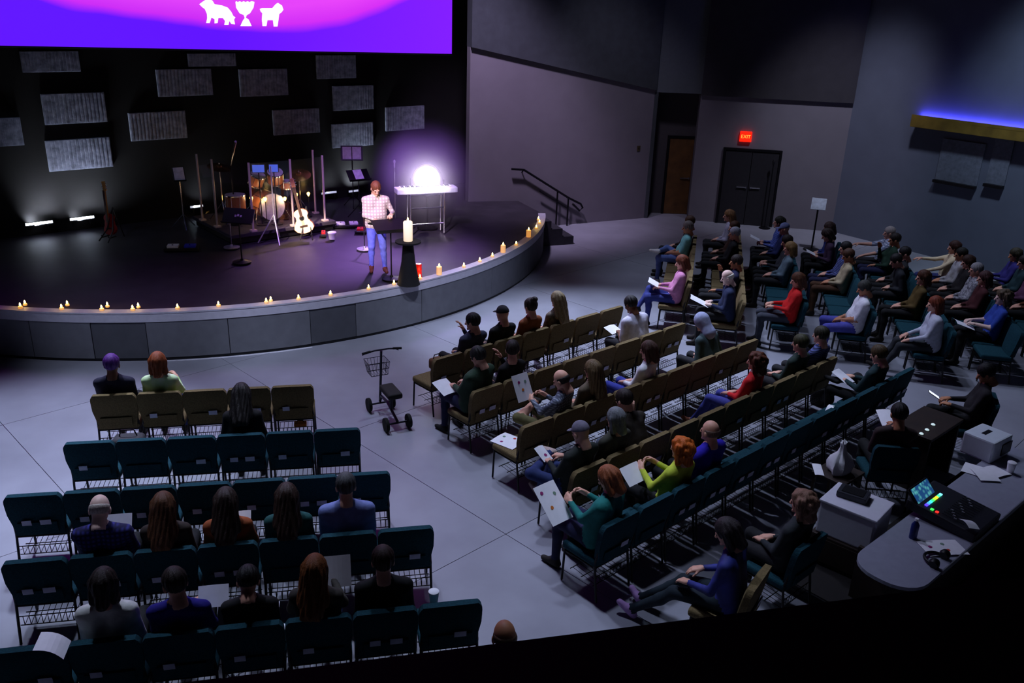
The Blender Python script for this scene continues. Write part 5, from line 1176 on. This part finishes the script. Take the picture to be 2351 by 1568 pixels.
# white box with black device
bq = [P(*q, .84) for q in ((1930, 1106), (2060, 1155), (2010, 1200), (1876, 1142))]; b0 = sum(bq)/4
bl, bw = np.linalg.norm(bq[1]-bq[0]), np.linalg.norm(bq[3]-bq[0]); by = math.atan2(*(bq[1]-bq[0])[1::-1]); print('box', b0, bl, bw, math.degrees(by))
o = thing('low_cabinet', 'dark low cabinet carrying the white box', 'cabinet', (b0[0], b0[1], .12), by); MB().rbox((0, 0, .17), (bl+.04, bw+.04, .34), .01).build('body', WOOD, o); MB().box((0, -bw/2-.025, .18), (bl-.1, .012, .26)).build('door', WOOD, o)
o = thing('equipment_box', 'white rectangular box with a black unit on top at the sound desk', 'box', (b0[0], b0[1], .46), by)
MB().rbox((0, 0, .18), (bl-.02, bw-.02, .36), .02).build('shell', mat('box_white', (225, 225, 236), .5, var=.03), o); MB().rbox((0, 0, .365), (bl, bw, .03), .01).build('lid', mat('box_white', (0, 0, 0)), o)
kb2 = P(1960, 1133, .88); o = thing('black_unit', 'flat black electronic unit on top of the white box', 'electronics', (kb2[0], kb2[1], .842), by+.12)
MB().rbox((0, 0, .035), (bl*.50, bw*.42, .06), .01).build('case', mat('unit_grey', (40, 42, 50), .5), o); MB().box((0, 0, .068), (bl*.36, bw*.3, .004)).build('vent', BLACK, o)
# mixing console
mz = dz+.018; mc = P(2190, 1160, mz+.12); o = thing('mixing_console', 'black digital mixing console with glowing colour screen', 'mixing console', (mc[0], mc[1], mz), MA)
MB().rbox((.0, 0, .06), (.62, .70, .10), .02, 0, .10).build('body', mat('console_black', (34, 34, 42), .5), o)
sc_ = MB().rbox((-.10, .29, .17), (.40, .03, .20), .008, 0, -.75).build('screen_hood', BLACK, o)
DSP = bpy.data.materials.new('console_display'); DSP.use_nodes = True; N = DSP.node_tree.nodes; Lk = DSP.node_tree.links; b = N['Principled BSDF']; b.inputs['Base Color'].default_value = (.01, .01, .02, 1)
tc = N.new('ShaderNodeTexCoord'); vr = N.new('ShaderNodeTexVoronoi'); vr.inputs['Scale'].default_value = 22; Lk.new(tc.outputs['Object'], vr.inputs['Vector'])
rp = N.new('ShaderNodeValToRGB'); Lk.new(vr.outputs['Distance'], rp.inputs[0]); el = rp.color_ramp.elements
el[0].color = (.10, .45, .42, 1); el[1].color = (.01, .05, .16, 1); el[1].position = .6
Lk.new(rp.outputs[0], b.inputs['Emission Color']); b.inputs['Emission Strength'].default_value = 1.1
MB().box((-.10, .278, .182), (.36, .004, .17), 0, 0, -.75).build('display', DSP, sc_)
for k, cc in enumerate([(90, 60, 255), (70, 150, 255), (60, 220, 240), (60, 255, 120), (170, 240, 50), (240, 190, 40), (60, 240, 150), (120, 240, 255)]):
    MB().rbox((-.24+.045*k, .17, .135), (.038, .03, .012), .004, 0, .1).build('channel_light', mat('chan_%d' % k, cc, .4, var=0, emis=cc, estr=1.6), o)
MB().rbox((-.27, .10, .13), (.03, .03, .012), .004).build('green_button', mat('btn_green', (60, 255, 90), .4, var=0, emis=(60, 255, 90), estr=1.5), o); MB().rbox((-.27, .05, .125), (.03, .03, .012), .004).build('red_button', mat('btn_red', (255, 50, 40), .4, var=0, emis=(255, 50, 40), estr=1.3), o)
for k in range(12):
    fd = MB().box((-.25+.046*k, -.10, .113-.0), (.006, .22, .004), 0, 0, .10).build('fader_slot', BLACK, o); MB().rbox((-.25+.046*k, -.12+.03*((k*5) % 4), .122), (.018, .03, .016), .004).build('fader_cap', mat('fader_grey', (120, 122, 130), .4), o)
pd = P(2225, 1203, mz+.16); paper('folded white paper resting on the mixing console', pd, MA+1.0, .2, (.16, .12), (), None, 0, .02)
paper('white leaflet with red and magenta prints lying on the pale desktop', P(2165, 1258, dz+.01), MA-.6, 0, (.40, .24), ((-.12, .02, 0), (.02, -.05, 3), (.02, .05, 2)), None, 0, .008)
# headphones and bottles
hp = P(2150, 1290, dz); o = thing('headphones', 'black headphones lying on the pale desktop edge', 'headphones', hp, MA)
MB().tube([(.11*math.cos(t), .11*math.sin(t), .03) for t in np.linspace(0, math.pi, 12)], .014, 8).build('headband', BLACK, o, True)
for s in (-1, 1): MB().lathe([(.04, -.03), (.05, 0), (.04, .03)], (s*.11, -.02, .045), 16, (1, 0, .2)).build('ear_cup', BLACK, o, True)
bp = P(2095, 1235, dz); o = thing('water_bottle', 'blue water bottle with white cap on the sound desk', 'bottle', bp)
MB().lathe([(.035, 0), (.037, .02), (.037, .15), (.015, .19), (.014, .20)], n=16).build('bottle', mat('bottle_blue', (30, 44, 110), .3), o, True); MB().lathe([(.018, .195), (.018, .22)], n=14).build('cap', WHITE, o, True)
bp = P(2020, 1345, .12); bag('dark cloth bag beside the sound desk', (bp[0], bp[1], .12), (.22, .2, .3), (40, 32, 40), MA)
# printer and papers further along
pr0 = P(2258, 1040, dz); o = thing('printer', 'boxy white printer on the sound desk', 'printer', pr0, MA-.1)
MB().rbox((0, 0, .13), (.42, .36, .26), .02).build('body', mat('printer_white', (215, 225, 232), .5, var=.03), o); MB().box((0, .02, .262), (.16, .05, .004)).build('handle_slot', DARKMETAL, o); MB().box((.1, -.185, .12), (.22, .01, .14)).build('output_slot', BLACK, o)
for k, (px, py, a) in enumerate(((2236, 1078, .2), (2284, 1083, -.3), (2262, 1090, .8))): paper('loose white sheet spread before the white printer', P(px, py, dz+.008+.006*k), MA+a, 0, (.26, .22), (), 'loose sheets before the printer', 0, .01)
cup('white paper cup standing past the printer', P(2318, 1085, dz)); 
# brown front desk with small items
o = thing('front_desk', 'dark brown desk between the teal row and the sound desk', 'desk', un(10.33, 3.70, .0), MA)
MB().rbox((0, 0, .735), (.90, .50, .04), .008).build('top', WOOD, o); MB().box((0, .20, .36), (.86, .03, .70)).build('panel', WOOD, o)
for x in (-.41, .41): MB().box((x, -.02, .358), (.04, .42, .714)).build('side', WOOD, o)
for k, (px, py) in enumerate(((2115, 997), (2128, 988), (2142, 976))):
    o = thing('desk_button_lamp', 'small round white lamp on the dark brown desk', 'lamp', P(px, py, .757), 0, 'round lamps on the brown desk')
    MB().lathe([(.025, 0), (.025, .012), (.015, .02)], n=14).build('dome', mat('lamp_dot', (220, 235, 235), .4, var=0, emis=(200, 225, 225), estr=.7), o, True); MB().lathe([(.03, 0), (.03, .005)], n=14).build('ring', BLACK, o)
# white carrier bag on a stool behind the teal row
pb = P(1925, 1082, .62); o = thing('side_table', 'small dark square table holding the white carrier bag', 'table', (pb[0], pb[1], 0), MA)
MB().rbox((0, 0, .60), (.46, .40, .03), .006).build('top', WOOD, o)
for s in (-1, 1):
    for t in (-1, 1): MB().box((s*.2, t*.17, .293), (.03, .03, .586)).build('leg', WOOD, o)
o = thing('carrier_bag', 'crumpled white plastic carrier bag with a peaked top', 'bag', (pb[0], pb[1], .617), MA+.3)
prof = [(.11, 0), (.15, .04), (.16, .12), (.13, .19), (.06, .25), (.035, .32), (.045, .37)]; mb = MB().lathe(prof, n=18)
mb.v = [(x*(1+.22*math.sin(5*math.atan2(y, x)+9*z)), y*(.75+.18*math.cos(4*math.atan2(y, x)-7*z)), z+.012*math.sin(9*x)) for x, y, z in mb.v]
mb.build('bag_body', mat('white_plastic', (232, 234, 236), .45, var=.05), o, True); MB().tube([(-.03, 0, .33), (-.05, 0, .40), (.02, 0, .40), (.03, 0, .33)], .008, 6).build('handle', mat('white_plastic', (0, 0, 0)), o, True)
paper('cream paper lying beside the white carrier bag', P(1878, 1078, .625), MA-.9, 0, (.10, .26), (), None, 0, .006)
